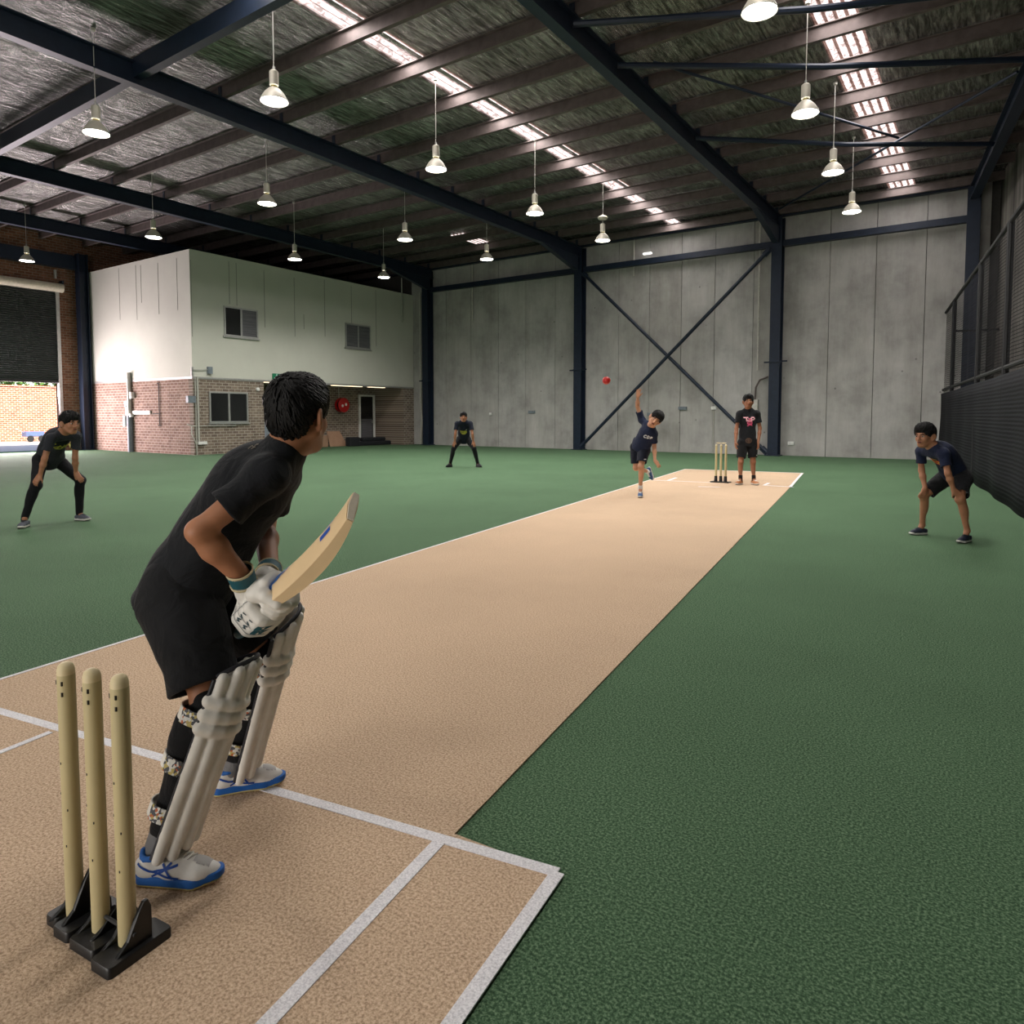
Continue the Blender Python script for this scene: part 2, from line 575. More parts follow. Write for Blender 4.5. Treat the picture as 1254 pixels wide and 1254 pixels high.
raf = [(-26.4, -26.3, 7.72, 'dark roof rafter farthest left, passing above the white office'),
       (-20.95, -21.1, 7.72, 'dark roof rafter ending at the corner column beside the white office'),
       (-13.4, -13.52, 7.72, 'dark roof rafter ending at the column left of the cross brace'),
       (-5.85, -6.05, 7.74, 'dark roof rafter ending at the column right of the cross brace')]
for x0, x1, z, lb in raf:
    r = empty('roof_rafter', (x1, 24.5, z)); tag(r, lb, 'roof beam', 'dark steel rafters')
    MB().ibeam((x0 - x1, -33.2, 0), (0, 0, 0), .20, .42, .03, .03).build('beam', 'navy_steel', r)
    # haunch down to the column
    mb = MB()
    y0 = -.25
    mb.add([(-.09, y0, -.2), (.09, y0, -.2), (.09, y0 - 2.6, -.2), (-.09, y0 - 2.6, -.2), (-.09, y0, -.72), (.09, y0, -.72), (.09, y0 - .18, -.72), (-.09, y0 - .18, -.72)],
           [(0, 1, 2, 3), (4, 7, 6, 5), (0, 4, 5, 1), (2, 6, 7, 3), (1, 5, 6, 2), (0, 3, 7, 4)])
    mb.build('haunch', 'navy_steel', r)
    # plates fixing the purlins
    for k in range(12):
        yy = -.20 - 1.53 * k; xx = (x0 - x1) * -yy / 33.2
        MB().box((xx - .05, yy - .03, .2), (xx + .05, yy - .016, .44)).build('cleat', 'navy_steel', r)
r = empty('roof_rafter', (-.62, 24.4, 7.74)); tag(r, 'dark roof rafter along the top of the stained side wall on the right', 'roof beam', 'dark steel rafters')
MB().ibeam((.126 * 33, -33, 0), (0, 0, 0), .22, .42, .03, .03).build('beam', 'navy_steel', r)

# purlins across the hall, carried on the rafters
px0, px1 = -29.6, 2.4
proto = MB()
proto.box((-.012, -.016, -.10), (.0, .016, .10))
L = px1 - px0
mb = MB()
mb.box((0, -.012, -.10), (L, .012, .12)); mb.box((0, -.012, -.118), (L, .075, -.10)); mb.box((0, .063, -.118), (L, .075, -.085)); mb.box((0, -.075, .104), (L, .012, .12))
pm = mb.build('roof_purlin', 'purlin_steel')
ords = ['nearest to the far wall', 'second from the far wall', 'third from the far wall', 'fourth from the far wall', 'fifth from the far wall', 'sixth from the far wall',
        'seventh from the far wall', 'eighth from the far wall', 'ninth from the far wall', 'tenth from the far wall', 'eleventh from the far wall', 'twelfth from the far wall']
k = 0
for i in range(12):
    y = 24.45 - 1.53 * i - .15
    o = pm if i == 0 else pm.copy()
    if i: C.objects.link(o)
    o.location = (px0, y, 8.06)
    tag(o, 'thin brownish steel roof purlin under the foil, ' + ords[i], 'roof purlin', 'roof purlins')
# deep strut between the rafters near the left front
o = MB().bar((-29.5, 7.45, 7.82), (-6.0, 7.15, 7.82), .16, .34).build('roof_strut', 'navy_steel')
tag(o, 'deep dark roof strut crossing the rafters at the upper left', 'roof beam')
for (p, q, lb) in [(G(745, 32, 7.7), G(1129, 0, 7.7), 'dark roof strut nearest the viewer in the right bay, below the skylight'),
                   (G(790, 85, 7.7), G(1254, 78, 7.7), 'dark roof strut crossing the right skylight behind the nearest right lamps'),
                   (G(888, 174, 7.7), G(1195, 180, 7.7), 'dark roof strut crossing the right skylight toward the far wall')]:
    dq = (q - p) / (q[0] - p[0]); p = p + dq * (-5.9 - p[0]); q = q + dq * ((WRX(q[1]) - .75) - q[0])
    o = MB().tube([(p[0], p[1], 7.78), ((p[0] + q[0]) / 2, (p[1] + q[1]) / 2, 7.70), (q[0], q[1], 7.78)], .055, 8).build('roof_strut', 'navy_steel', smooth=True)
    tag(o, lb, 'roof beam')
for (p, q, lb) in [(G(955, 258, 7.8), G(1246, 92, 7.8), 'slanting dark roof brace rising right above the right lamp row'),
                   (G(800, 80, 7.8), G(1100, 172, 7.8), 'slanting dark roof brace running from the right rafter toward the far right corner')]:
    o = MB().tube([(p[0], p[1], 7.86), (q[0], q[1], 7.86)], .03, 8).build('roof_brace', 'navy_steel', smooth=True)
    tag(o, lb, 'roof brace')
o = MB().bar((-29.62, -8.8, 7.25), (-29.62, 13.25, 7.25), .3, .5).build('wall_girt', 'navy_steel')
tag(o, 'deep dark eaves beam on the brick wall above the roller door', 'wall beam')
# girts on the far wall
for x0, x1, lb in [(-21.25, -13.7, 'dark horizontal steel girt on the left part of the far wall'),
                   (-13.34, -6.22, 'dark horizontal steel girt above the cross brace on the far wall'),
                   (-5.88, -.75, 'dark horizontal steel girt on the right part of the far wall')]:
    o = MB().bar((x0, 24.56, 7.03), (x1, 24.56, 7.03), .2, .2).build('wall_girt', 'navy_steel')
    tag(o, lb, 'wall beam', 'steel girts on the far wall')
o = MB().bar((-29.5, 24.62, 8.06), (-.7, 24.62, 8.06), .16, .26).build('wall_girt', 'navy_steel')
tag(o, 'dark steel eaves beam where the far wall meets the roof', 'wall beam', 'steel girts on the far wall')
# cross brace
for a, b, lb, yo in [((-13.28, 24.38, 6.85), (-6.25, 24.38, .12), 'steel brace tube falling from upper left to lower right on the far wall', 0),
                 ((-13.30, 24.28, .12), (-6.27, 24.28, 6.82), 'black steel brace tube rising from lower left to upper right on the far wall', 0)]:
    r = empty('cross_brace', a); tag(r, lb, 'brace', 'cross brace on the far wall')
    d = Vector(b) - Vector(a)
    MB().tube([(0, 0, 0), d], .062, 12).build('tube', 'navy_steel', r, smooth=True)
    dn = d.normalized()
    MB().bar(dn * -.08, dn * .22, .02, .2, up=(0, 0, 1)).build('end_plate', 'navy_steel', r)
    MB().bar(d - dn * .22, d + dn * .06, .02, .2).build('end_plate', 'navy_steel', r)

# ------------------------------------------------------------------ roller door in the left wall
rd = empty('door_1', (XL, (DY0 + DY1) / 2, 0)); struct(rd)
mb = MB(); z0, z1 = 2.66, 6.2; n = 44
prof = []
for i in range(n * 4 + 1):
    zz = z0 + (z1 - z0) * i / (n * 4)
    prof.append((.022 * math.sin(2 * PI * i / 4), zz))
vs = []
for (dx, zz) in prof:
    vs += [(.06 + dx, DY0 - 10, zz), (.06 + dx, DY1 - 10, zz), (.02 + dx, DY1 - 10, zz), (.02 + dx, DY0 - 10, zz)]
fs = []
for i in range(len(prof) - 1):
    a, b = 4 * i, 4 * i + 4
    fs += [(a, a + 1, b + 1, b), (a + 2, a + 3, b + 3, b + 2), (a + 1, a + 2, b + 2, b + 1), (a + 3, a, b, b + 3)]
fs += [(3, 2, 1, 0), (len(vs) - 4, len(vs) - 3, len(vs) - 2, len(vs) - 1)]
off = 10 - (DY0 + DY1) / 2
o = MB().add([(x, y + off, z) for x, y, z in vs], fs).build('shutter_curtain', 'shutter', rd)
hy = (DY1 - DY0) / 2
MB().box((-.02, -hy, 2.60), (.09, hy, 2.68)).build('bottom_rail', 'black_plastic', rd)
MB().lathe([(.17, -hy - .1), (.17, hy + .15)], (.2, 0, 6.22), 20, axis='Y').build('drum', 'cream_metal', rd, smooth=True)
for s in (-1, 1):
    MB().box((-.02, s * hy - .06, 0), (.12, s * hy + .06, 6.15)).build('guide_rail', 'aluminium', rd)
MB().box((.02, hy + .1, 6.1), (.3, hy + .16, 6.5)).build('drum_bracket', 'navy_steel', rd)
o = MB().lathe([(.05, 0), (.05, .32)], (XL + .25, 12.55, 6.55), 12).build('door_motor', 'aluminium', smooth=True)
tag(o, 'small shiny cylinder above the right end of the cream roller door drum', 'door motor')
o = MB().tube([(XL + .12, 13.6, .15), (XL + .12, 13.6, 2.75)], .035, 10).build('downpipe', 'pale_pipe', smooth=True)
tag(o, 'pale vertical pipe on the brick pier beside the left column', 'pipe')

# outside, seen under the roller door
struct(MB().box((-60, -12, -.3), (-30.1, 40, -.02)).build('ground_outside', 'paving'))
ow = MB().box((-42.6, -6, 0), (-42.3, 32, 2.88)); ow.box((-42.65, -6, 2.88), (-42.25, 32, 2.95))
struct(ow.build('wall_outside', 'brick_outside'))
rng = random.Random(3)
for i in range(6):
    cy = 11.0 + i * 2.3
    mb = MB()
    for k in range(420):
        u = rng.uniform(-1, 1); th = rng.uniform(0, 2 * PI); rr = rng.uniform(.75, 1.05) * math.sqrt(1 - u * u)
        c = Vector((-44.6 + rr * 1.3 * math.cos(th), cy + rr * 1.0 * math.sin(th), 3.3 + 1.0 * u * rng.uniform(.8, 1.1)))
        a = Vector((rng.uniform(-1, 1), rng.uniform(-1, 1), rng.uniform(-1, 1))).normalized()
        b = a.orthogonal().normalized() * .09; a *= .2
        mb.add([c - a, c + b, c + a, c - b], [(0, 1, 2, 3)])
    r = mb.build('shrub', 'foliage', loc=(-44.6, cy, 0))
    MB().tube([(0, 0, 0), (.05, .05, 3.2)], .09, 8).build('trunk', 'bark', r)
    tag(r, 'leafy green shrub showing over the top of the orange brick wall outside', 'shrub', 'shrubs behind the outside wall')
ca = empty('handcart', (-41.3, 16.2, -.02)); tag(ca, 'low blue cart parked against the orange brick wall outside the roller door', 'cart')
MB().box((-.3, -.42, .28), (.3, .42, .55)).build('tray', 'cart_blue', ca, bevel=.03)
for s in (-.26, .26):
    MB().lathe([(.05, -.04), (.15, -.04), (.17, 0), (.15, .04), (.05, .04)], (.34, s, .17), 18, axis='X').build('wheel', 'rubber', ca, smooth=True)
MB().tube([(0, -.42, .5), (0, -.75, .7)], .02, 8).build('handle', 'aluminium', ca)

# ------------------------------------------------------------------ office block (two storeys) at the left
wo = MB()
Z1 = 2.66; Z2 = 6.9
wo.box((XM - .22, YM, 0), (XM, 16.53, Z1)); wo.box((XM - .22, 24.05, 0), (XM, 24.78, Z1))      # brick front piers
wo.box((XR - .2, 16.3, 0), (XR, 24.78, Z1)); wo.box((XR, 16.33, 0), (XM - .2, 16.53, Z1)); wo.box((XR, 24.05, 0), (XM - .2, 24.25, Z1))
o1 = wo.build('wall_office_front', 'brick_office_front'); struct(o1)
struct(MB().box((XL + .02, YM, 0), (XM - .22, YM + .22, Z1)).build('wall_office_side', 'brick_office_side'))
wu = MB().box((XL + .02, YM, Z1), (XM - .0, YM + .2, Z2)); wu.box((XM - .2, YM + .2, Z1), (XM, 24.78, Z2))
o2 = wu.build('wall_office_upper', 'white_plaster'); struct(o2)
struct(MB().box((XL + .02, YM + .2, Z1), (XM - .2, 24.78, Z1 + .15)).build('ceiling_soffit', 'soffit'))
struct(MB().box((XL + .02, YM - .015, Z1 - .05), (XM + .02, YM, Z1 + .02)).box((XM, YM - .015, Z1 - .05), (XM + .02, 24.7, Z1 + .02)).build('trim_1', 'aluminium'))
struct(MB().box((XL + .02, YM, Z2), (XM + .015, 24.78, Z2 + .05)).build('ceiling_office', 'white_plaster'))
# fine sheet joints on the plaster
mb = MB()
for (px, y0, y1) in [(145, 322, 392), (166, 325, 392), (172, 325, 371), (193, 322, 385), (216, 316, 380)]:
    q0 = CAM + ray(px, y0) * ((YM - CAM[1]) / ray(px, y0)[1]); q1 = CAM + ray(px, y1) * ((YM - CAM[1]) / ray(px, y1)[1])
    mb.box((q0[0] - .012, YM - .006, q1[2]), (q0[0] + .012, YM + .01, min(q0[2], 6.85)))
mb.build('sheet_joint', 'joint_grey', o2)
mb = MB()
for (px, y0, y1) in [(233, 318, 412), (280, 320, 372), (289, 322, 374), (323, 331, 401), (360, 340, 412), (372, 385, 403), (397, 340, 412), (430, 350, 396), (460, 355, 424)]:
    q0 = CAM + ray(px, y0) * ((XM - CAM[0]) / ray(px, y0)[0]); q1 = CAM + ray(px, y1) * ((XM - CAM[0]) / ray(px, y1)[0])
    mb.box((XM - .01, q0[1] - .012, q1[2]), (XM + .006, q0[1] + .012, min(q0[2], 6.85)))
mb.build('sheet_joint', 'joint_grey', o2)


def window(name, x, y0, y1, z0, z1, glass):
    r = empty(name, (x, (y0 + y1) / 2, z0)); struct(r)
    h = (y1 - y0) / 2; H = z1 - z0; f = .055
    mb = MB()
    mb.box((-.02, -h, 0), (.05, h, f)); mb.box((-.02, -h, H - f), (.05, h, H)); mb.box((-.02, -h, f), (.05, -h + f, H - f)); mb.box((-.02, h - f, f), (.05, h, H - f))
    mb.build('window_frame', 'aluminium', r)
    MB().box((-.01, -.035, f), (.045, .035, H - f)).build('mullion', 'aluminium', r)
    MB().box((.0, -h + f, f), (.02, -.035, H - f)).build('pane', glass[0], r)
    MB().box((.0, .035, f), (.016, h - f, H - f)).build('pane', glass[1], r)
    MB().box((-.02, -h - .05, -.05), (.08, h + .05, -.005)).build('window_sill', 'aluminium', r)


window('window_1', XM, 14.93, 16.31, 4.17, 5.22, ('dark_glass', 'grey_glass'))
window('window_2', XM, 20.57, 22.0, 4.21, 5.23, ('grey_glass', 'grey_glass'))
window('window_3', XM, 14.28, 15.82, 1.10, 2.19, ('dark_glass', 'dark_glass'))
dr = empty('door_2', (XR, 24.02, 0)); struct(dr)
dr.location = (XR, 23.45, 0)
mb = MB(); mb.box((0, -.48, 0), (.08, -.40, 2.33)); mb.box((0, .40, 0), (.08, .52, 2.33)); mb.box((0, -.4, 2.24), (.08, .4, 2.33)); mb.build('door_frame', 'white_paint', dr)
MB().box((.0, -.4, .12), (.04, .4, 2.24)).build('door_leaf', 'black_plastic', dr)
MB().box((.03, -.34, .2), (.05, .34, 1.2)).build('pane', 'grey_glass', dr); MB().box((.03, -.34, 1.28), (.05, .34, 2.16)).build('pane', 'dark_glass', dr)
MB().box((.03, .30, 1.0), (.1, .36, 1.14)).build('door_handle', 'aluminium', dr)
d3 = empty('door_3', (XR, 17.6, 0)); struct(d3)
MB().box((.0, -.45, .0), (.05, .45, 2.1)).build('door_leaf', 'door_blue_grey', d3)
mb = MB(); mb.box((0, -.52, 0), (.08, -.45, 2.2)); mb.box((0, .45, 0), (.08, .52, 2.2)); mb.box((0, -.45, 2.1), (.08, .45, 2.2)); mb.build('door_frame', 'white_paint', d3)
MB().lathe([(.02, 0), (.03, .05)], (.05, -.36, 1.0), 12, axis='X').build('door_handle', 'aluminium', d3)
# ceiling battens in the recess
for y0, y1, lb in [(20.2, 21.9, 'warm lit ceiling batten under the white office, left one above the hose reel'), (22.3, 23.3, 'warm lit ceiling batten under the white office, right one near the glass door'), (16.7, 17.3, 'warm lit ceiling batten over the doorway behind the batter head')]:
    r = empty('batten_light', (XM - .45, (y0 + y1) / 2, Z1)); tag(r, lb, 'ceiling light', 'battens under the office')
    h = (y1 - y0) / 2
    MB().box((-.12, -h, -.03), (.12, h, -.0)).build('tray', 'white_paint', r)
    MB().box((-.09, -h + .03, -.05), (.09, h - .03, -.03)).build('diffuser', 'tube_glow', r)
# fire hose reel
hr = empty('fire_hose_reel', (XR, 21.77, 1.82)); tag(hr, 'red fire hose reel on the brick wall under the white office', 'hose reel')
MB().lathe([(.05, 0), (.05, .1), (.30, .1), (.32, .12), (.32, .15), (.12, .17), (.12, .30), (.30, .31), (.32, .33), (.32, .36), (.10, .38)], n=32, axis='X').build('drum', 'hose_red', hr, smooth=True)
MB().lathe([(.12, .17), (.25, .18), (.27, .235), (.25, .29), (.12, .30)], n=28, axis='X').build('hose', 'black_plastic', hr, smooth=True)
for s in (-1, 1):
    MB().lathe([(.001, .376), (.06, .378), (.065, .385), (.001, .39)], (0, s * .10, s * .03), 16, axis='X').build('hub_window', 'white_paint', hr)
MB().tube([(.03, .0, .3), (.03, 0, .8)], .018, 8).build('supply_pipe', 'pale_pipe', hr)
# exit sign
ex = empty('exit_sign', (XM, 17.08, 2.72)); tag(ex, 'small green exit sign above the doorway on the white office wall', 'sign')
MB().box((.0, -.17, 0), (.07, .17, .22)).build('sign_box', 'exit_green', ex)
mb = MB()    # running figure
S = .2
for pts in [[(-.02, .185), (-.02, .186)], [(-.01, .16), (-.015, .10)], [(-.015, .10), (.03, .07), (.02, .02)], [(-.015, .10), (-.05, .06), (-.09, .05)], [(-.01, .15), (.04, .13)], [(-.01, .15), (-.05, .12)]]:
    for (a, b) in zip(pts[:-1], pts[1:]):
        mb.bar((.072, a[0], a[1]), (.072, b[0], b[1] + .001), .006, .02, up=(0, 1, 0))
mb.box((.07, .09, .02), (.074, .14, .19))
mb.lathe([(.001, .07), (.018, .072), (.001, .076)], (0, -.01, .185), 10, axis='X')
mb.build('running_figure', 'exit_glow', ex)
# pipes and boxes on the office corner
cd = empty('wall_conduit', (XM, 13.83, 0)); tag(cd, 'white vertical conduit on the brick front of the office left of the lower window', 'conduit')
MB().tube([(.05, .02, .42), (.05, .02, 2.66)], .035, 8).build('riser', 'pale_pipe', cd)
MB().box((.01, -.02, .36), (.09, .3, .46)).build('junction_box', 'white_paint', cd)
o = MB().tube([(XM + .04, 13.77, 0), (XM + .04, 13.77, 2.62)], .02, 8); o.tube([(XM + .04, 13.6, 1.0), (XM + .04, 13.6, .72), (XM + .04, 13.75, .4)], .02, 8); o = o.build('wall_conduit', 'pale_pipe')
tag(o, 'thin pale pipe beside the white conduit at the office corner', 'conduit')
o = MB().tube([(XM + .02, 13.45, 1.06), (XM + .05, 13.62, 1.0), (XM + .05, 15.3, .99)], .015, 8).build('wall_conduit', 'pale_pipe'); tag(o, 'thin horizontal pipe under the lower office window', 'conduit')
o = MB().box((XM, 13.72 - .28, 1.78), (XM + .14, 13.72, 2.02)).build('meter_box', 'grey_box'); tag(o, 'small grey meter box on the brick corner of the office', 'box')
br = empty('camera_bracket', (XM, 13.72, 2.9)); tag(br, 'thin bracket arm with a small pale box on the white wall above the conduit', 'bracket')
MB().bar((.04, -.05, .0), (.04, .55, .04), .02, .02).build('arm', 'aluminium', br)
MB().box((.0, .52, -.1), (.1, .68, .14)).build('camera_box', 'grey_box', br); MB().box((0, -.08, -.2), (.05, .0, .1)).build('plate', 'aluminium', br)
o = MB().lathe([(.001, 0), (.07, .0), (.075, .05), (.05, .08), (.001, .085)], (XM, 16.25, 2.32), 16, axis='X').build('alarm_bell', 'white_paint', smooth=True); tag(o, 'small round white alarm on the brick wall right of the lower office window', 'alarm')
pp = empty('wall_pipe', (-26.52, YM - .08, 0)); tag(pp, 'thick grey pipe with pale fittings standing on the side wall of the office', 'pipe')
MB().tube([(0, 0, 0), (0, 0, 1.35)], .10, 12).build('lower_pipe', 'grey_box', pp, smooth=True); MB().tube([(0, 0, 1.35), (0, 0, 2.95)], .075, 12).build('upper_pipe', 'pale_pipe', pp, smooth=True)
for (dx, z, w, h) in [(-.14, 1.78, .2, .10), (.2, 2.1, .08, .12), (-.12, 1.55, .08, .2), (-.32, 1.15, .12, .2), (.1, 1.36, .14, .06)]:
    MB().box((dx - w / 2 - .02, -.06, z - h), (dx + w / 2, .07, z + h)).build('fitting', 'white_paint', pp)
MB().box((.15, .02, 1.40), (1.35, .07, 1.53)).build('cable_tray', 'pale_pipe', pp)
mb = MB(); mb.bar((1.94, .07, 1.0), (1.94, .07, 2.5), .03, .02); mb.bar((1.84, .07, 2.5), (1.94, .07, 2.5), .02, .03); mb.bar((1.84, .07, 1.0), (2.02, .07, 1.0), .02, .03); mb.bar((1.5, .07, 1.42), (2.0, .07, 1.42), .02, .03)
o = mb.build('wall_bracket', 'dark_joint', loc=None); o.location = (-26.52, YM - .1, 0); tag(o, 'thin dark bracket rail on the pale brick side wall of the office', 'bracket')
# things leaning in the recess
o = MB().add([(XR + .55, 20.75, 0), (XR + .55, 21.75, 0), (XR + .18, 21.62, .66), (XR + .18, 20.9, .66), (XR + .58, 20.75, 0), (XR + .58, 21.75, 0), (XR + .21, 21.62, .66), (XR + .21, 20.9, .66)],
             [(3, 2, 1, 0), (4, 5, 6, 7), (0, 1, 5, 4), (2, 3, 7, 6), (1, 2, 6, 5), (3, 0, 4, 7)]).build('cardboard_sheet', 'card'); tag(o, 'brown cardboard sheet leaning on the brick wall below the hose reel', 'cardboard')
o = MB().box((XR + .3, 20.0, 0), (XR + .6, 20.62, .5)).build('cardboard_box', 'card', bevel=.01); tag(o, 'brown cardboard box behind the batter chin, left of the leaning sheet', 'box')
for (y0, y1, z0, z1, x, lb) in [(21.4, 21.98, .0, .40, 1.05, 'upright short black mat roll beside the cardboard sheet'), (22.0, 24.02, 0, .2, .95, 'long black rolled mat lying at the bottom in front of the glass door'),
                             (22.3, 23.7, .202, .36, .93, 'black rolled mat lying on top of the long one before the glass door')]:
    o = MB().box((XR + x - .25, y0, z0), (XR + x + .1, y1, z1)).build('rolled_mat', 'charcoal_mat', bevel=.05); tag(o, lb, 'mat', 'black mats by the office')
# wiring beside the corner column
o = MB().tube([(-21.95, 24.66, 7.0), (-21.95, 24.66, 2.0), (-21.9, 24.66, 1.2), (-21.95, 24.62, .02)], .04, 8); o.tube([(-21.9, 24.66, 1.4), (-21.78, 24.6, .9), (-21.75, 24.6, .02)], .025, 8)
o = o.build('cable_bundle', 'pale_pipe', smooth=True); tag(o, 'pale cables hanging down beside the corner column at the office', 'cable')

# small fittings on the far wall
for (x, z, w, lb) in [(-18.02, 1.42, .07, 'small white socket on the far wall right of the far fielder'), (-15.9, 1.5, .16, 'small grey latch on the far wall left of the brace column'),
                      (-9.35, 1.62, .16, 'small grey latch on the far wall right of the bowler'), (-8.2, 1.62, .09, 'white socket on a thin conduit behind the far stumps'), (-5.55, .42, .1, 'white power point low on the far wall right of the column'), (-10.66, 1.4, .07, 'small dark clip on the far wall left of the bowler arm')]:
    o = MB().box((x - w, 24.74, z - .06), (x + w, YW, z + .06)).build('wall_fitting', 'white_paint' if 'white' in lb else 'grey_box', bevel=.01); tag(o, lb, 'wall fitting', 'fittings on the far wall')
o = MB().tube([(-8.2, 24.77, .0), (-8.2, 24.77, 1.6)], .02, 8).build('wall_conduit', 'pale_pipe'); tag(o, 'thin pale conduit down the far wall behind the far stumps', 'conduit')
sb = empty('switch_box', (-6.75, 24.72, 1.72)); tag(sb, 'small grey switch box with curved cable on the far wall beside the standing umpire', 'switch')
MB().box((-.1, -.05, -.18), (.1, .08, .18)).build('box', 'pale_pipe', sb); MB().tube([(0, 0, .18), (.02, 0, .6), (.15, 0, .85), (.42, 0, .95)], .03, 8).build('cable', 'purlin_steel', sb, smooth=True)
for (x, z0, z1, lb) in [(-6.68, 2.9, 8.0, 'thin pale conduit drop beside the right brace column'), (-18.95, 5.5, 8.0, 'thin pale conduit drop high on the far wall at left'), (-11.3, 6.6, 8.0, 'short pale conduit high on the far wall near the middle')]:
    o = MB().tube([(x, 24.7, z0), (x, 24.7, z1)], .03, 8).build('conduit_drop', 'pale_pipe'); tag(o, lb, 'conduit')
o = MB().box((-10.95, 24.70, 7.34), (-10.62, YW, 7.40)).build('wall_light', 'strip_glow'); tag(o, 'short bright strip light high on the far wall above the girt', 'wall light')
o = MB().tube([(-22.38, 23.9, 5.6), (-22.38, 23.9, 7.6)], .02, 8).build('conduit_drop', 'pale_pipe'); tag(o, 'thin pale conduit drop on the white office wall near the corner column', 'conduit')

# ------------------------------------------------------------------ net fence along the right
nf = empty('net_fence', (NETX(25.1), 25.1, 0)); tag(nf, 'tall black net fence with posts and a heavy black curtain along the right side', 'fence')
nd = Vector((.126, -1, 0)).normalized()
LN = 29.0
PH = [0, 2.85, 8.0, 11.4, 16.5, 21.5, 27.5]
for i, s in enumerate(PH):
    c = nd * s
    MB().tube([(c.x, c.y, 0), (c.x, c.y, 4.42)], .05, 8).build('post', 'black_net', nf, smooth=True)
MB().tube([(0, 0, 4.42), nd * LN + Vector((0, 0, 4.42))], .04, 8).build('top_rail', 'black_net', nf, smooth=True)
MB().tube([(0, 0, 2.12), nd * LN + Vector((0, 0, 2.12))], .04, 8).build('middle_rail', 'black_net', nf, smooth=True)
e = Vector((0, 0, 0))
mb = MB(); nseg = 60
vs = []; fs = []
for i in range(nseg + 1):
    c = nd * (LN * i / nseg) + Vector((-nd.y, nd.x, 0)) * (.03 * math.sin(i * 1.7))
    vs += [(c.x, c.y, 2.05), (c.x, c.y, 4.42)]
for i in range(nseg):
    fs.append((2 * i, 2 * i + 2, 2 * i + 3, 2 * i + 1))
mb.add(vs, fs).build('net', 'netting', nf)
mb = MB(); nseg = 140; vs = []; fs = []; hs = [0, .35, .7, 1.05, 1.4, 1.75, 2.0]
sd = Vector((-nd.y, nd.x, 0))
for i in range(nseg + 1):
    for h in hs:
        c = nd * (LN * i / nseg) - sd * (.05 + .018 * math.sin(i * .6) * (1.1 - h / 2.2) + .015 * math.sin(i * .23 + h * 3))
        vs.append((c.x, c.y, h))
for i in range(nseg):
    for j in range(len(hs) - 1):
        a = i * len(hs) + j; fs.append((a, a + len(hs), a + len(hs) + 1, a + 1))
o = mb.add(vs, fs).build('curtain', 'curtain_black', nf, smooth=True)
md = o.modifiers.new('thick', 'SOLIDIFY'); md.thickness = .02
mb = MB()
mb.bar((-.0, 0, 4.42), (1.0, 0, 4.42), .05, .05); mb.bar((.45, -.02, 2.1), (.45, -.02, 4.4), .05, .05); mb.bar(nd * 2.85 + Vector((0, 0, 3.6)), nd * 2.85 + Vector((1.0, .2, 3.6)), .05, .05)
mb.build('return_frame', 'black_net', nf)

# ------------------------------------------------------------------ pitch mat
pr0 = np.array([-1.38, 1.68]); pdr = np.array([-2.21, 15.69]); pdr /= np.linalg.norm(pdr); pn = np.array([pdr[1], -pdr[0]])
W = 2.77; LEN = 15.86
pt = lambda u, v: pr0 + pn * u + pdr * v          # u to the right of the right edge, v toward the bowler
pmr = empty('pitch_mat', (pr0[0], pr0[1], 0)); tag(pmr, 'long beige cricket pitch mat laid on the green turf', 'mat')


def quadslab(name, pts, z0, z1, mat, parent):
    o_ = parent.location
    n = len(pts)
    vs = [(p[0] - o_.x, p[1] - o_.y, z0) for p in pts] + [(p[0] - o_.x, p[1] - o_.y, z1) for p in pts]
    fs = [tuple(range(n))[::-1], tuple(range(n, 2 * n))] + [(i, (i + 1) % n, n + (i + 1) % n, n + i) for i in range(n)]
    return MB().add(vs, fs).build(name, mat, parent)


crL = G(0, 873)[:2]; crR = G(683, 1072)[:2]
cdir = (crR - crL) / np.linalg.norm(crR - crL)
oc = crR; od = (G(556, 1254)[:2] - oc); od /= np.linalg.norm(od)
pts = [pt(-W, LEN), pt(-W, -5), pt(.0, -5), oc + od * 3, oc, pt(0, 0), pt(0, LEN)]
quadslab('mat_surface', [pts[0], pts[1], oc + od * 4.5, oc, pt(0, .02), pt(0, LEN)], 0.001, .008, 'beige_turf', pmr)


def line(name, a, b, w, z=.0105):
    a, b = np.array(a), np.array(b); d = (b - a) / np.linalg.norm(b - a); n = np.array([-d[1], d[0]]) * w / 2
    quadslab(name, [a + n, a - n, b - n, b + n], .006, z, 'line_white', pmr)


line('popping_crease', crL - cdir * 2.2, crR, .042)
line('return_crease', G(537, 1035)[:2], G(330, 1254)[:2] * 3 - G(537, 1035)[:2] * 2, .042)
line('mat_edge_line', oc - cdir * .0, oc + od * 3.5, .042, .0108)
a0 = G(62, 899)[:2]; a1 = G(0, 924)[:2]
line('return_crease', a0, a0 + (a1 - a0) * 4, .03)
# far end markings
f0, f1 = G(779, 590)[:2], G(872, 592.3)[:2]
line('bowling_crease', G(800, 588.5)[:2], G(872, 591.5)[:2], .04)
line('popping_crease', G(938, 595)[:2], G(972, 597)[:2], .05)
line('popping_crease', G(855, 596.5)[:2], G(882, 597)[:2], .04)
line('return_crease', G(818, 589)[:2], G(828, 585.5)[:2], .06)
line('return_crease', G(935.5, 595)[:2], G(941.5, 592)[:2], .06)
line('mat_edge_line', G(967.5, 597)[:2], pt(-.03, LEN), .05)
line('mat_edge_line', pt(-W, LEN - .02), pt(0, LEN - .02), .035)
line('mat_edge_line', pt(-W + .01, LEN), pt(-W + .01, -1), .022)

# ------------------------------------------------------------------ stumps
plain('stump_wood', lin(190, 176, 134), .5, 0, .35, .05, 9)
plain('stump_tip', lin(216, 200, 160), .5, 0, .35, .04, 9)


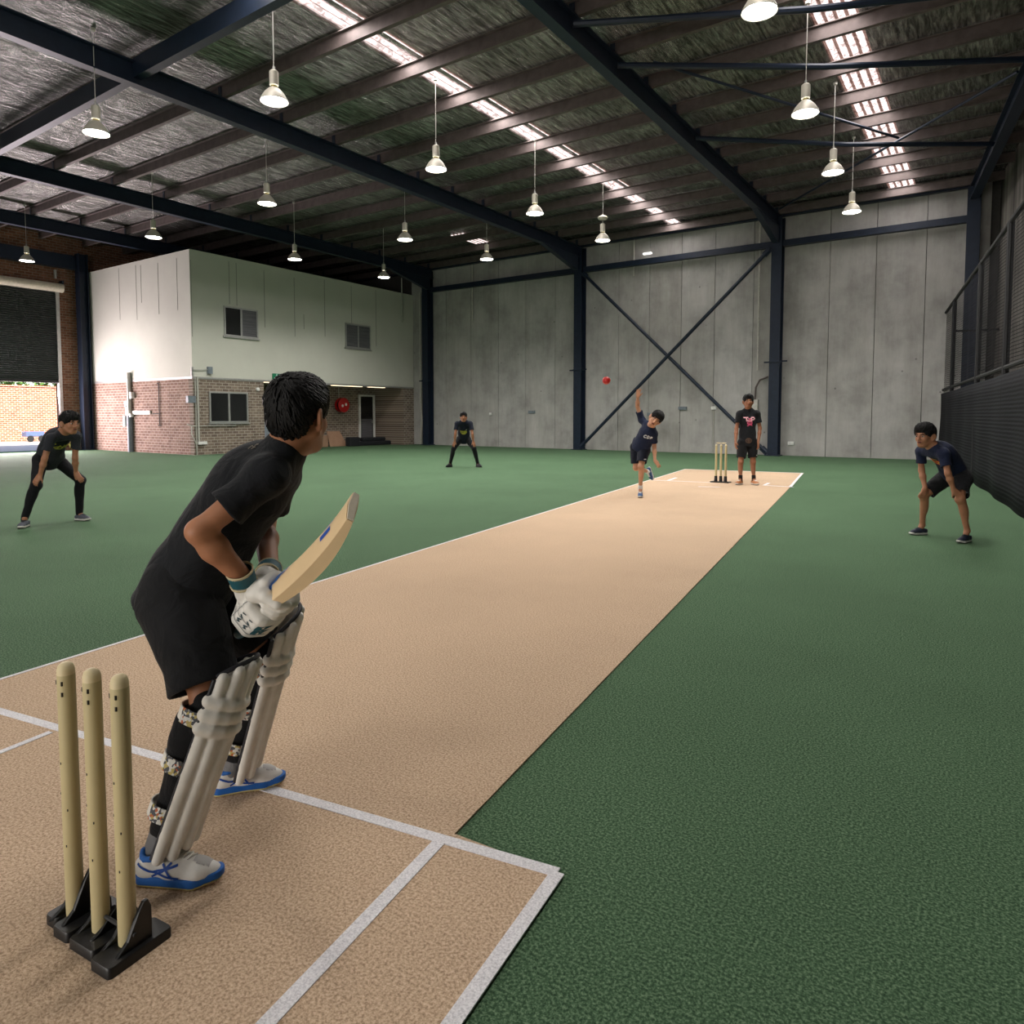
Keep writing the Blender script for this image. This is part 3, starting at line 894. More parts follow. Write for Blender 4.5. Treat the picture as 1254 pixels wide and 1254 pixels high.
def stumps(sx, height, rad, tips, full=True):
    """three stumps; sx = base points (xy), each its own thing"""
    out = []
    for i, (b, tp, lb, zb) in enumerate(sx):
        r = empty('cricket_stump', (b[0], b[1], zb)); tag(r, lb, 'stump', tips)
        d = Vector((tp[0] - b[0], tp[1] - b[1], tp[2] - zb))
        H = d.length
        prof = [(rad * .92, 0), (rad, .02), (rad, H - .035), (rad * .98, H - .03)]
        q = Vector((0, 0, 1)).rotation_difference(d.normalized())
        sh = MB().lathe(prof, n=24).build('shaft', 'stump_wood', r, smooth=True); sh.rotation_mode = 'QUATERNION'; sh.rotation_quaternion = q
        cp = MB().lathe([(rad * .99, H - .03), (rad * .97, H - .018), (rad * .8, H - .006), (rad * .45, H), (.001, H + .001)], n=24).build('tip', 'stump_tip', r, smooth=True); cp.rotation_mode = 'QUATERNION'; cp.rotation_quaternion = q
        if full:
            for (an, z) in [(-2.2, H - .05), (-.9, H - .05), (-.9, H - .078), (-1.5, H * .62), (-.8, H * .44), (-1.1, H * .3), (-1.9, H * .5)]:
                s = .0022 if z < H - .1 else .0042
                mk = MB(); mk.cbox((math.cos(an) * (rad - s * .75), math.sin(an) * (rad - s * .75), z), (s, s, s * 1.3))
                o = mk.build('scuff_mark', 'black_plastic', r); o.rotation_mode = 'QUATERNION'; o.rotation_quaternion = q
        out.append(r)
    return out


S0, S1, S2 = G(93, 1131), G(124.7, 1152), G(157, 1169)
ZB = .02
tp = lambda x, y, b: (lambda r: CAM + r * (((b - CAM) @ _fh) / (r @ _fh)))(ray(x, y))
near = [(S0, tp(80.2, 811, S0), 'tall cream cricket stump in the near black base, left of the three', ZB), (S1, tp(112, 819, S1), 'tall cream cricket stump in the near black base, middle of the three', ZB), (S2, tp(146, 826, S2), 'cream cricket stump in the near black base, right of the three by the batter shoe', ZB)]
stumps(near, .71, .0215, 'near cricket stumps')
# spring-back base: four rubber pads joined by low webs with side cheeks
u = (S2 - S0); u[2] = 0; u /= np.linalg.norm(u); vv = np.array([-u[1], u[0], 0])
sbm = (S0 + S2) / 2
base = empty('stump_base', (sbm[0], sbm[1], 0)); tag(base, 'low black plastic spring base holding the three near stumps', 'stump base')
base.rotation_euler = (0, 0, math.atan2(u[1], u[0]))
hs_ = np.linalg.norm(S2 - S0) / 2


def rpad(x0, x1, y0, y1, h, r_=.012):
    pts = []
    for (cx, cy, a0) in [(x1 - r_, y1 - r_, 0), (x0 + r_, y1 - r_, PI / 2), (x0 + r_, y0 + r_, PI), (x1 - r_, y0 + r_, 1.5 * PI)]:
        for k in range(5):
            a = a0 + PI / 2 * k / 4
            pts.append((cx + r_ * math.cos(a), cy + r_ * math.sin(a)))
    n = len(pts); cx = (x0 + x1) / 2; cy = (y0 + y1) / 2
    vs = [(p[0], p[1], .001) for p in pts] + [(p[0], p[1], h - .005) for p in pts] + [(cx + (p[0] - cx) * .94, cy + (p[1] - cy) * .97, h) for p in pts]
    fs = [tuple(range(n))[::-1], tuple(range(2 * n, 3 * n))]
    for l in range(2):
        fs += [(l * n + i, l * n + (i + 1) % n, (l + 1) * n + (i + 1) % n, (l + 1) * n + i) for i in range(n)]
    return vs, fs


pads = [(-hs_ - .062, -hs_ - .010, -.045, .07), (-hs_ - .002, -hs_ / 2 + .012, -.06, .085), (-hs_ / 2 + .022, hs_ - .04, -.065, .09), (hs_ - .030, hs_ + .05, -.08, .09)]
for k, (x0, x1, y0, y1) in enumerate(pads):
    vs, fs = rpad(x0, x1, y0 + (.0), y1, .034)
    MB().add(vs, fs).build('foot_pad', 'black_plastic', base, smooth=True)
MB().box((-hs_ - .04, .02, .004), (hs_ + .03, .082, .026)).build('cross_web', 'black_plastic', base, bevel=.004)
for k, x in enumerate((-hs_ - .026, -hs_ + .026, -.028, .028, hs_ - .028, hs_ + .028)):
    mb = MB(); hgt = [.07, .115, .06, .055, .07, .105][k]
    pr = [(-.055, .03), (.045, .03), (.044, .03 + hgt * .8), (.036, .03 + hgt), (.024, .03 + hgt), (.010, .03 + hgt * .8), (-.02, .03 + hgt * .25)]
    n = len(pr)
    vs = [(x - .006, y, z) for y, z in pr] + [(x + .006, y, z) for y, z in pr]
    mb.add(vs, [tuple(range(n))[::-1], tuple(range(n, 2 * n))] + [(i, (i + 1) % n, n + (i + 1) % n, n + i) for i in range(n)])
    mb.build('cheek', 'black_plastic', base, bevel=.003)
MB().tube([(-.03, -.004, .075), (hs_ + .04, -.004, .068)], .005, 8).build('pivot_rod', 'rubber', base)
# far stumps
F0, F1, F2 = G(877, 591), G(882.4, 591.3), G(888, 591.6)
far = []
fu = (F2 - F0) / np.linalg.norm(F2 - F0)
fc = F1
for k, s in enumerate((-1, 0, 1)):
    b = fc + fu * .098 * s
    far.append((b, b + np.array([0, 0, .775]), 'cream cricket stump at the bowling end, %s' % ['left of the three', 'middle of the three', 'right one, nearest the umpire'][k], .02))
stumps(far, .76, .022, 'far cricket stumps', False)
fb = empty('stump_base', tuple(fc)); tag(fb, 'flat black base under the three far stumps beside the umpire', 'stump base'); fb.rotation_euler = (0, 0, math.atan2(fu[1], fu[0]))
MB().box((-.19, -.09, .009), (.19, .09, .03)).build('plate', 'black_plastic', fb, bevel=.008)
for s in (-1, 0, 1):
    MB().lathe([(.034, .03), (.03, .13), (.026, .14)], (s * .098, 0, 0), 16).build('socket', 'black_plastic', fb, smooth=True)
for s in (-.5, .5):
    c = fc + fu * .098 * s; a = c - fu * .05 + np.array([0, 0, .80]); b = c + fu * .05 + np.array([0, 0, .80])
    o = MB().tube([a, a * .7 + b * .3, a * .3 + b * .7, b], [.006, .010, .010, .006], 8).build('bail', 'stump_tip', smooth=True)
    tag(o, 'small wooden bail lying across the far stumps, %s' % ('left one' if s < 0 else 'right one beside the umpire'), 'bail', 'bails on the far stumps')
# ball in flight
c = P(742.6, 466, 7.0)
bl = MB()
o = MB()
mbm = bmesh.new(); bmesh.ops.create_uvsphere(mbm, u_segments=32, v_segments=20, radius=.040)
me = bpy.data.meshes.new('cricket_ball'); mbm.to_mesh(me); mbm.free(); me.polygons.foreach_set('use_smooth', [True] * len(me.polygons)); me.materials.append(MATS['ball_red'])
bo = bpy.data.objects.new('cricket_ball', me); C.objects.link(bo); bo.location = c; tag(bo, 'red cricket ball in the air left of the bowler', 'ball')
mb = MB(); n = 40
for off in (-.004, 0, .004):
    pts = [(math.cos(2 * PI * k / n) * .0402, math.sin(2 * PI * k / n) * .0402, off) for k in range(n + 1)]
    mb.tube(pts, .0009, 6, cap=False)
sm = mb.build('seam', 'ball_seam', bo); sm.rotation_euler = (.9, .4, 0)

# ------------------------------------------------------------------ high bay lamps
LZ = 6.38
lp = empty('high_bay_lamp', (0, 0, LZ))
MB().lathe([(.215, 0), (.222, .004), (.205, .05), (.150, .14), (.085, .205), (.070, .215), (.068, .205), (.13, .135), (.19, .05), (.208, .006), (.215, 0)], n=36, cap=False).build('reflector', 'lamp_shell', lp, smooth=True)
MB().lathe([(.001, .012), (.20, .012), (.20, .02), (.001, .02)], n=36).build('bulb_glass', 'lamp_glow', lp, smooth=True)
MB().lathe([(.055, .21), (.055, .255)], n=16).build('collar', 'brass', lp, smooth=True)
MB().lathe([(.062, .25), (.072, .26), (.072, .47), (.05, .49)], n=20).build('ballast_housing', 'lamp_shell', lp, smooth=True)
hk = MB().tube([(0, 0, .48), (0, 0, .55)], .02, 8).build('hook', 'aluminium', lp)
MB().tube([(0, 0, .5), (0, 0, 8.2 - LZ)], .007, 8).build('cord', 'pale_pipe', lp)
MB().lathe([(.001, 8.16 - LZ), (.04, 8.16 - LZ), (.04, 8.21 - LZ), (.001, 8.21 - LZ)], n=16).build('ceiling_rose', 'pale_pipe', lp)
lamp_px = [((336, 125), 'middle row, nearest the viewer, below the big left rafter'), ((534, 208), 'middle row, second from the viewer'), ((655, 262), 'middle row, third from the viewer'), ((738, 295), 'middle row, farthest from the viewer, left of brace'),
           ((930, 15), 'right row, nearest the viewer at the top edge'), ((986, 140), 'right row, second from the viewer'), ((1020, 212), 'right row, third from the viewer'), ((1043, 260), 'right row, farthest and close to the far wall'),
           ((118, 164), 'left row beyond the second rafter, nearest the viewer'), ((327, 250), 'left row, second, above the upper office window'), ((496, 294), 'left row, third, near the corner column'), ((596, 318), 'left row, farthest, before the left far wall'),
           ((188, 291), 'row beside the office, first one near the office corner'), ((361, 318), 'row beside the office, second one'), ((470, 340), 'row beside the office, farthest one near the corner'), ((33, 320), 'alone above the roller door at the far left')]
lamps = []
for i, (q, lb) in enumerate(lamp_px):
    g_ = G(*q, LZ)
    o = lp if i == 0 else copy_tree(lp)
    o.location = (g_[0], g_[1], LZ)
    tag(o, 'white high bay lamp hanging lit, ' + lb, 'pendant lamp', 'high bay lamps')
    lamps.append(g_)
for extra in []:
    pass
sd_ = empty('smoke_detector', tuple(G(738, 250, 7.0)))
sd_.location = (lamps[3][0], lamps[3][1], 6.98)
tag(sd_, 'pale round fitting on the cord above the farthest middle lamp', 'detector')
MB().lathe([(.02, 0), (.12, .01), (.15, .05), (.12, .09), (.04, .12), (.02, .14)], n=20).build('dish', 'lamp_shell', sd_, smooth=True)

# ------------------------------------------------------------------ implicit surfaces -> one continuous mesh
def V(*a): return np.array(a, float)
def nrm(v): v = np.asarray(v, float); return v / np.linalg.norm(v)
def orth(v, u): v = np.asarray(v, float); u = nrm(u); return nrm(v - u * (v @ u))
def lerp(a, b, t): return np.asarray(a) * (1 - t) + np.asarray(b) * t


class Field:
    def __init__(s, wr=0.0, wf=34.0, seed=0):
        s.p = []; s.wr = wr; s.wf = wf; s.seed = seed

    def _add(s, fn, lo, hi, k, op):
        s.p.append((fn, np.asarray(lo, float), np.asarray(hi, float), k, op)); return s

    def rc(s, a, b, ra, rb=None, k=.02, op='u', n=None, f=1.0, cap=False):
        """tapered limb from a to b; n,f flatten it along n; cap = flat ends"""
        a = np.asarray(a, float); b = np.asarray(b, float); rb = ra if rb is None else rb
        ax = b - a; L = np.linalg.norm(ax)
        u = ax / L if L > 1e-9 else V(0, 0, 1)
        if n is not None: n = orth(n, u)
        R = max(ra, rb) * max(1, f) + .002

        def fn(x, y, z):
            qx, qy, qz = x - a[0], y - a[1], z - a[2]
            sx = qx * u[0] + qy * u[1] + qz * u[2]
            l2 = qx * qx + qy * qy + qz * qz - sx * sx
            if n is not None:
                qn = qx * n[0] + qy * n[1] + qz * n[2]
                l2 = l2 + qn * qn * (1 / f ** 2 - 1)
            l2 = np.maximum(l2, 0)
            t = np.clip(sx / max(L, 1e-9), 0, 1)
            r = ra + (rb - ra) * t
            if cap:
                return np.maximum(np.sqrt(l2) - r, np.maximum(-sx, sx - L))
            ds = sx - t * L
            return np.sqrt(l2 + ds * ds) - r
        return s._add(fn, np.minimum(a, b) - R, np.maximum(a, b) + R, k, op)

    def sp(s, c, r, k=.02, op='u'): return s.rc(c, np.asarray(c, float) + V(0, 0, 1e-6), r, r, k, op)

    def path(s, pts, rs, k=.01, op='u'):
        rs = rs if hasattr(rs, '__len__') else [rs] * len(pts)
        for i in range(len(pts) - 1): s.rc(pts[i], pts[i + 1], rs[i], rs[i + 1], k, op)
        return s

    def ell(s, c, axes, rad, k=.02, op='u'):
        c = np.asarray(c, float); A = [nrm(q) for q in axes]; r = rad
        ext = np.sqrt(sum((A[i] * r[i]) ** 2 for i in range(3))) + .002

        def fn(x, y, z):
            qx, qy, qz = x - c[0], y - c[1], z - c[2]
            a0 = 0; a1 = 0
            for i in range(3):
                e = (qx * A[i][0] + qy * A[i][1] + qz * A[i][2])
                a0 = a0 + (e / r[i]) ** 2; a1 = a1 + (e / r[i] ** 2) ** 2
            k0 = np.sqrt(a0); k1 = np.sqrt(a1) + 1e-9
            return np.where(k0 < .05, -min(r), k0 * (k0 - 1) / k1)
        return s._add(fn, c - ext, c + ext, k, op)

    def box(s, c, axes, half, rd=.005, k=.01, op='u'):
        c = np.asarray(c, float); A = [nrm(q) for q in axes]
        ext = sum(np.abs(A[i]) * half[i] for i in range(3)) + .002

        def fn(x, y, z):
            q = [np.abs((x - c[0]) * A[i][0] + (y - c[1]) * A[i][1] + (z - c[2]) * A[i][2]) - (half[i] - rd) for i in range(3)]
            o = np.sqrt(sum(np.maximum(e, 0) ** 2 for e in q))
            return o + np.minimum(np.maximum(np.maximum(q[0], q[1]), q[2]), 0) - rd
        return s._add(fn, c - ext, c + ext, k, op)

    def cut(s, c, n, rad=9.0, k=.004):
        """remove everything on the n side of the plane through c (within rad of c)"""
        c = np.asarray(c, float); n = nrm(n)

        def fn(x, y, z):
            d = -((x - c[0]) * n[0] + (y - c[1]) * n[1] + (z - c[2]) * n[2])
            if rad < 5:
                d = np.maximum(d, np.sqrt((x - c[0]) ** 2 + (y - c[1]) ** 2 + (z - c[2]) ** 2) - rad)
            return d
        R = min(rad, 9.0)
        return s._add(fn, c - R, c + R, k, 's')

    def custom(s, fn, lo, hi, k=.005, op='u'): return s._add(fn, lo, hi, k, op)

    def mesh(s, h):
        us = [q for q in s.p if q[4] == 'u']
        lo = np.min([q[1] for q in us], axis=0) - 3 * h - .012; hi = np.max([q[2] for q in us], axis=0) + 3 * h + .012
        n = np.ceil((hi - lo) / h).astype(int) + 1
        xs = [(lo[i] + h * np.arange(n[i])).astype(np.float32) for i in range(3)]
        d = np.full(n, 1.0, np.float32)
        wdone = False
        for fn, a, b, k, op in s.p:
            if op == 's' and s.wr and not wdone:
                s._wr(d, xs); wdone = True
            m = k + 2.5 * h
            i0 = np.clip(np.floor((a - m - lo) / h).astype(int), 0, n); i1 = np.clip(np.ceil((b + m - lo) / h).astype(int) + 1, 0, n)
            if np.any(i1 <= i0): continue
            sl = tuple(slice(i0[i], i1[i]) for i in range(3))
            x = xs[0][sl[0]][:, None, None]; y = xs[1][sl[1]][None, :, None]; z = xs[2][sl[2]][None, None, :]
            v = fn(x, y, z)
            if op == 's': v = -v
            cur = d[sl]
            if k > 0:
                hh = np.maximum(k - np.abs(cur - v), 0) / k
                q = hh * hh * k * .25
            else: q = 0
            d[sl] = (np.minimum(cur, v) - q) if op == 'u' else (np.maximum(cur, v) + q)
        if s.wr and not wdone: s._wr(d, xs)
        return nets(d, lo, h)

    def _wr(s, d, xs):
        r = np.random.RandomState(s.seed)
        x = xs[0][:, None, None]; y = xs[1][None, :, None]; z = xs[2][None, None, :]
        acc = 0
        for k in range(5):
            v = r.normal(size=3); v /= np.linalg.norm(v); w = np.cross(v, r.normal(size=3)); w /= np.linalg.norm(w)
            f = s.wf * (.6 + .35 * k)
            acc = acc + np.sin((x * v[0] + y * v[1] + z * v[2]) * f + 1.7 * np.sin((x * w[0] + y * w[1] + z * w[2]) * f * .45 + k)) * (1 / (1 + .5 * k))
        d += (acc * s.wr * .4).astype(np.float32)


def nets(d, lo, h):
    sg = d < 0
    nx, ny, nz = d.shape
    c8 = [(i, j, k) for i in (0, 1) for j in (0, 1) for k in (0, 1)]
    cnt = np.zeros((nx - 1, ny - 1, nz - 1), np.uint8)
    for (i, j, k) in c8: cnt += sg[i:nx - 1 + i, j:ny - 1 + j, k:nz - 1 + k]
    act = (cnt > 0) & (cnt < 8)
    I, J, K = np.nonzero(act)
    idx = np.full(act.shape, -1, np.int32); idx[I, J, K] = np.arange(len(I))
    val = [d[I + i, J + j, K + k] for (i, j, k) in c8]
    acc = np.zeros((len(I), 3)); num = np.zeros(len(I))
    for a in range(8):
        for b in range(a + 1, 8):
            df = [abs(c8[a][t] - c8[b][t]) for t in range(3)]
            if sum(df) != 1: continue
            va, vb = val[a], val[b]
            cr = (va < 0) != (vb < 0)
            t = np.where(cr, va / np.where(cr, va - vb, 1), 0)
            for ax in range(3):
                acc[:, ax] += np.where(cr, c8[a][ax] + (c8[b][ax] - c8[a][ax]) * t, 0)
            num += cr
    pos = acc / num[:, None] + np.stack([I, J, K], 1)
    vs = pos * h + lo
    quads = []
    for ax in range(3):
        s0 = [slice(None)] * 3; s1 = [slice(None)] * 3
        s0[ax] = slice(0, -1); s1[ax] = slice(1, None)
        a_, b_ = sg[tuple(s0)], sg[tuple(s1)]
        e = a_ != b_
        o1, o2 = (ax + 1) % 3, (ax + 2) % 3
        q = np.stack(np.nonzero(e), 1)
        ok = (q[:, o1] >= 1) & (q[:, o2] >= 1) & (q[:, o1] < d.shape[o1] - 1) & (q[:, o2] < d.shape[o2] - 1)
        q = q[ok]
        flip = ~a_[q[:, 0], q[:, 1], q[:, 2]]
        def cid(d1, d2):
            w = q.copy(); w[:, o1] += d1; w[:, o2] += d2
            return idx[w[:, 0], w[:, 1], w[:, 2]]
        A, B, Cc, D = cid(-1, -1), cid(0, -1), cid(0, 0), cid(-1, 0)
        f = np.stack([A, B, Cc, D], 1)
        f[flip] = f[flip][:, ::-1]
        quads.append(f)
    return vs, np.concatenate(quads)


def relax(vs, fs, it=2):
    n = len(vs)
    e = np.concatenate([fs[:, [0, 1]], fs[:, [1, 2]], fs[:, [2, 3]], fs[:, [3, 0]]])
    for _ in range(it):
        acc = np.zeros_like(vs); c = np.zeros(n)
        for ax in range(3):
            acc[:, ax] = np.bincount(e[:, 0], vs[e[:, 1], ax], n) + np.bincount(e[:, 1], vs[e[:, 0], ax], n)
        c = np.bincount(e[:, 0], minlength=n) + np.bincount(e[:, 1], minlength=n)
        vs = vs * .5 + .5 * acc / np.maximum(c, 1)[:, None]
    return vs


def sobj(name, field, h, mat, root=None, parent=None, it=1, origin=None):
    """mesh a field; verts relative to the root's base point"""
    vs, fs = field.mesh(h)
    if it: vs = relax(vs, fs, it)
    me = bpy.data.meshes.new(name)
    o_ = np.array(origin if origin is not None else (0, 0, 0), float)
    me.from_pydata((vs - o_).astype(np.float32), [], fs)
    me.materials.append(MATS[mat])
    me.polygons.foreach_set('use_smooth', [True] * len(me.polygons))
    me.update()
    ob = bpy.data.objects.new(name, me); C.objects.link(ob)
    if parent is not None: ob.parent = parent
    else: ob.location = o_
    ob_bvh[ob.name] = (vs, fs)
    return ob


ob_bvh = {}


def bvh_of(ob):
    vs, fs = ob_bvh[ob.name]
    return BVHTree.FromPolygons([Vector(v) for v in vs], [tuple(int(i) for i in f) for f in fs])


def decal(name, lines, width, org, ux, uy, bvh, origin, parent, mat, lift=.0025, reach=.35, step=.006):
    """printed strokes laid onto a surface by casting rays along the print's normal"""
    ux = nrm(ux); uy = orth(uy, ux); N = np.cross(ux, uy)
    mb = MB()
    for ln in lines:
        w = width
        if isinstance(ln, tuple) and len(ln) == 2 and isinstance(ln[0], list): ln, w = ln
        pts = [np.array(ln[0], float)]
        for a, b in zip(ln[:-1], ln[1:]):
            a, b = np.array(a, float), np.array(b, float)
            n = max(1, int(np.linalg.norm(b - a) / step))
            pts += [a + (b - a) * (i + 1) / n for i in range(n)]
        rows = []
        for i, p in enumerate(pts):
            t = pts[min(i + 1, len(pts) - 1)] - pts[max(i - 1, 0)]
            t = t / (np.linalg.norm(t) + 1e-9); q = np.array([-t[1], t[0]])
            row = []
            for sgn in (-1, 0, 1):
                c2 = p + q * sgn * w / 2
                src = np.asarray(org) + ux * c2[0] + uy * c2[1] + N * reach
                hit = bvh.ray_cast(Vector(src), Vector(-N), reach * 2)
                hn = None if hit[0] is None else np.array(hit[1]) * (1 if np.array(hit[1]) @ N > 0 else -1)
                row.append(None if hit[0] is None else np.array(hit[0]) + hn * lift - origin)
            rows.append(row)
        for a, b in zip(rows[:-1], rows[1:]):
            for j in (0, 1):
                q4 = [a[j], a[j + 1], b[j + 1], b[j]]
                if all(v is not None for v in q4): mb.add(q4, [(0, 1, 2, 3)])
    if not mb.f: return None
    return mb.build(name, mat, parent)

# ------------------------------------------------------------------ people
def skin(name, c):
    t = NT(name)
    t.bsdf(c, .5, 0, .35)
    v = t.coords()
    n = t.noise(v, 18, 4)
    t.col(t.ramp(n, [(.3, tuple(q * .9 for q in c)), (.7, tuple(q * 1.08 for q in c))]))
    t.bump(t.noise(v, 420, 2), .05, .002)


def cloth(name, c, rough=.85, var=.12):
    t = NT(name)
    t.bsdf(c, rough, 0, .25)
    t.b.inputs['Sheen Weight'].default_value = .04
    v = t.coords()
    n = t.noise(v, 7, 4)
    t.col(t.ramp(n, [(.3, tuple(q * (1 - var) for q in c)), (.7, tuple(q * (1 + var) for q in c))]))
    w = t.noise(v, 11, 3, .5, .8)
    f = t.noise(v, 500, 1)
    ad = t.n('ShaderNodeMath', operation='MULTIPLY_ADD'); ad.inputs[1].default_value = .05
    t.l(f, ad.inputs[0]); t.l(w, ad.inputs[2])
    t.bump(ad.outputs[0], .6, .03)


skin('skin_batter', lin(166, 114, 84)); skin('skin_tan', lin(164, 114, 86)); skin('skin_dark', lin(146, 98, 72)); skin('skin_pale', lin(182, 134, 106))
skin('lip', lin(120, 66, 58))
cloth('cloth_black', lin(20, 22, 26)); cloth('cloth_shorts', lin(19, 20, 23)); cloth('cloth_navy', lin(22, 30, 54)); cloth('cloth_grey', lin(42, 44, 50)); cloth('cloth_navy_dark', lin(20, 24, 38))
cloth('legging', lin(16, 17, 21)); cloth('sleeve_black', lin(16, 16, 19)); cloth('sock_grey', lin(110, 110, 112)); cloth('sock_white', lin(214, 214, 214)); cloth('sock_black', lin(22, 22, 24))
plain('eye_white', lin(168, 158, 150), .4); plain('iris', lin(28, 20, 16), .2); plain('brow', lin(24, 18, 16), .8)
t = NT('hair_black')
t.bsdf(lin(15, 14, 14), .55, 0, .22)
v = t.coords()
t.bump(t.noise(v, 220, 3, .6), .5, .004)
for nm, c in [('shoe_white', (214, 212, 208)), ('shoe_blue', (30, 92, 168)), ('shoe_navy', (36, 42, 58)), ('shoe_grey', (78, 82, 92)), ('shoe_black', (24, 24, 27)), ('shoe_tan', (176, 118, 76)), ('shoe_denim', (52, 84, 128)),
              ('sole_white', (206, 204, 198)), ('sole_black', (26, 26, 28)), ('sole_yellow', (196, 184, 120)), ('lace_white', (222, 220, 214)), ('lace_dark', (40, 42, 50)), ('print_yellow', (186, 176, 74)), ('print_pink', (206, 84, 120)),
              ('print_rose', (226, 168, 178)), ('print_white', (206, 208, 212)), ('print_orange', (210, 96, 44)), ('print_gold', (206, 170, 70)), ('print_faint', (86, 78, 66)), ('emblem_brown', (78, 58, 48)), ('stripe_blue', (28, 70, 150)), ('mesh_grey', (160, 158, 156))]:
    plain(nm, lin(*c), .6, 0, .35, .06, 40)


def hand(f, w, d, n, t, s, curl=(.25, .35, .3), spread=.12, k=.007):
    """palm, four unequal bent fingers, thumb from the side of the palm; w wrist, d finger direction, n palm normal, t thumb side"""
    d = nrm(d); n = orth(n, d); t = nrm(t - d * (np.asarray(t) @ d) - n * (np.asarray(t) @ n))
    f.box(w + d * .046 * s, (d, t, n), (.046 * s, .038 * s, .0135 * s), .012 * s, k=.016)
    f.rc(w - d * .01 * s, w + d * .03 * s, .026 * s, .028 * s, k=.015, n=n, f=.72)
    f.ell(w + d * .035 * s + t * .024 * s + n * .008 * s, (d, t, n), (.03 * s, .016 * s, .014 * s), k=.012)
    offs = (.029, .0098, -.0098, -.0285); lens = (.066, .074, .069, .053)
    for o, L in zip(offs, lens):
        p = w + d * (.088 - abs(o) * .12) * s + t * o * s
        q = nrm(d + t * o * spread * 34)
        ang = 0
        for i, (fr, r0, r1) in enumerate(((.45, .0088, .008), (.31, .008, .0074), (.24, .0074, .006))):
            ang += curl[i]
            dd = q * math.cos(ang) + n * math.sin(ang)
            e = p + dd * L * fr * s
            f.rc(p, e, r0 * s, r1 * s, k=k if i else .010)
            p = e
    p = w + d * .022 * s + t * .03 * s
    d1 = nrm(d * .62 + t * .7 + n * .35); d2 = nrm(d * .9 + t * .25 + n * .4)
    e = p + d1 * .042 * s; g_ = e + d2 * .03 * s
    f.rc(p, e, .0125 * s, .0098 * s, k=.012); f.rc(e, g_, .0098 * s, .0075 * s, k=.006)


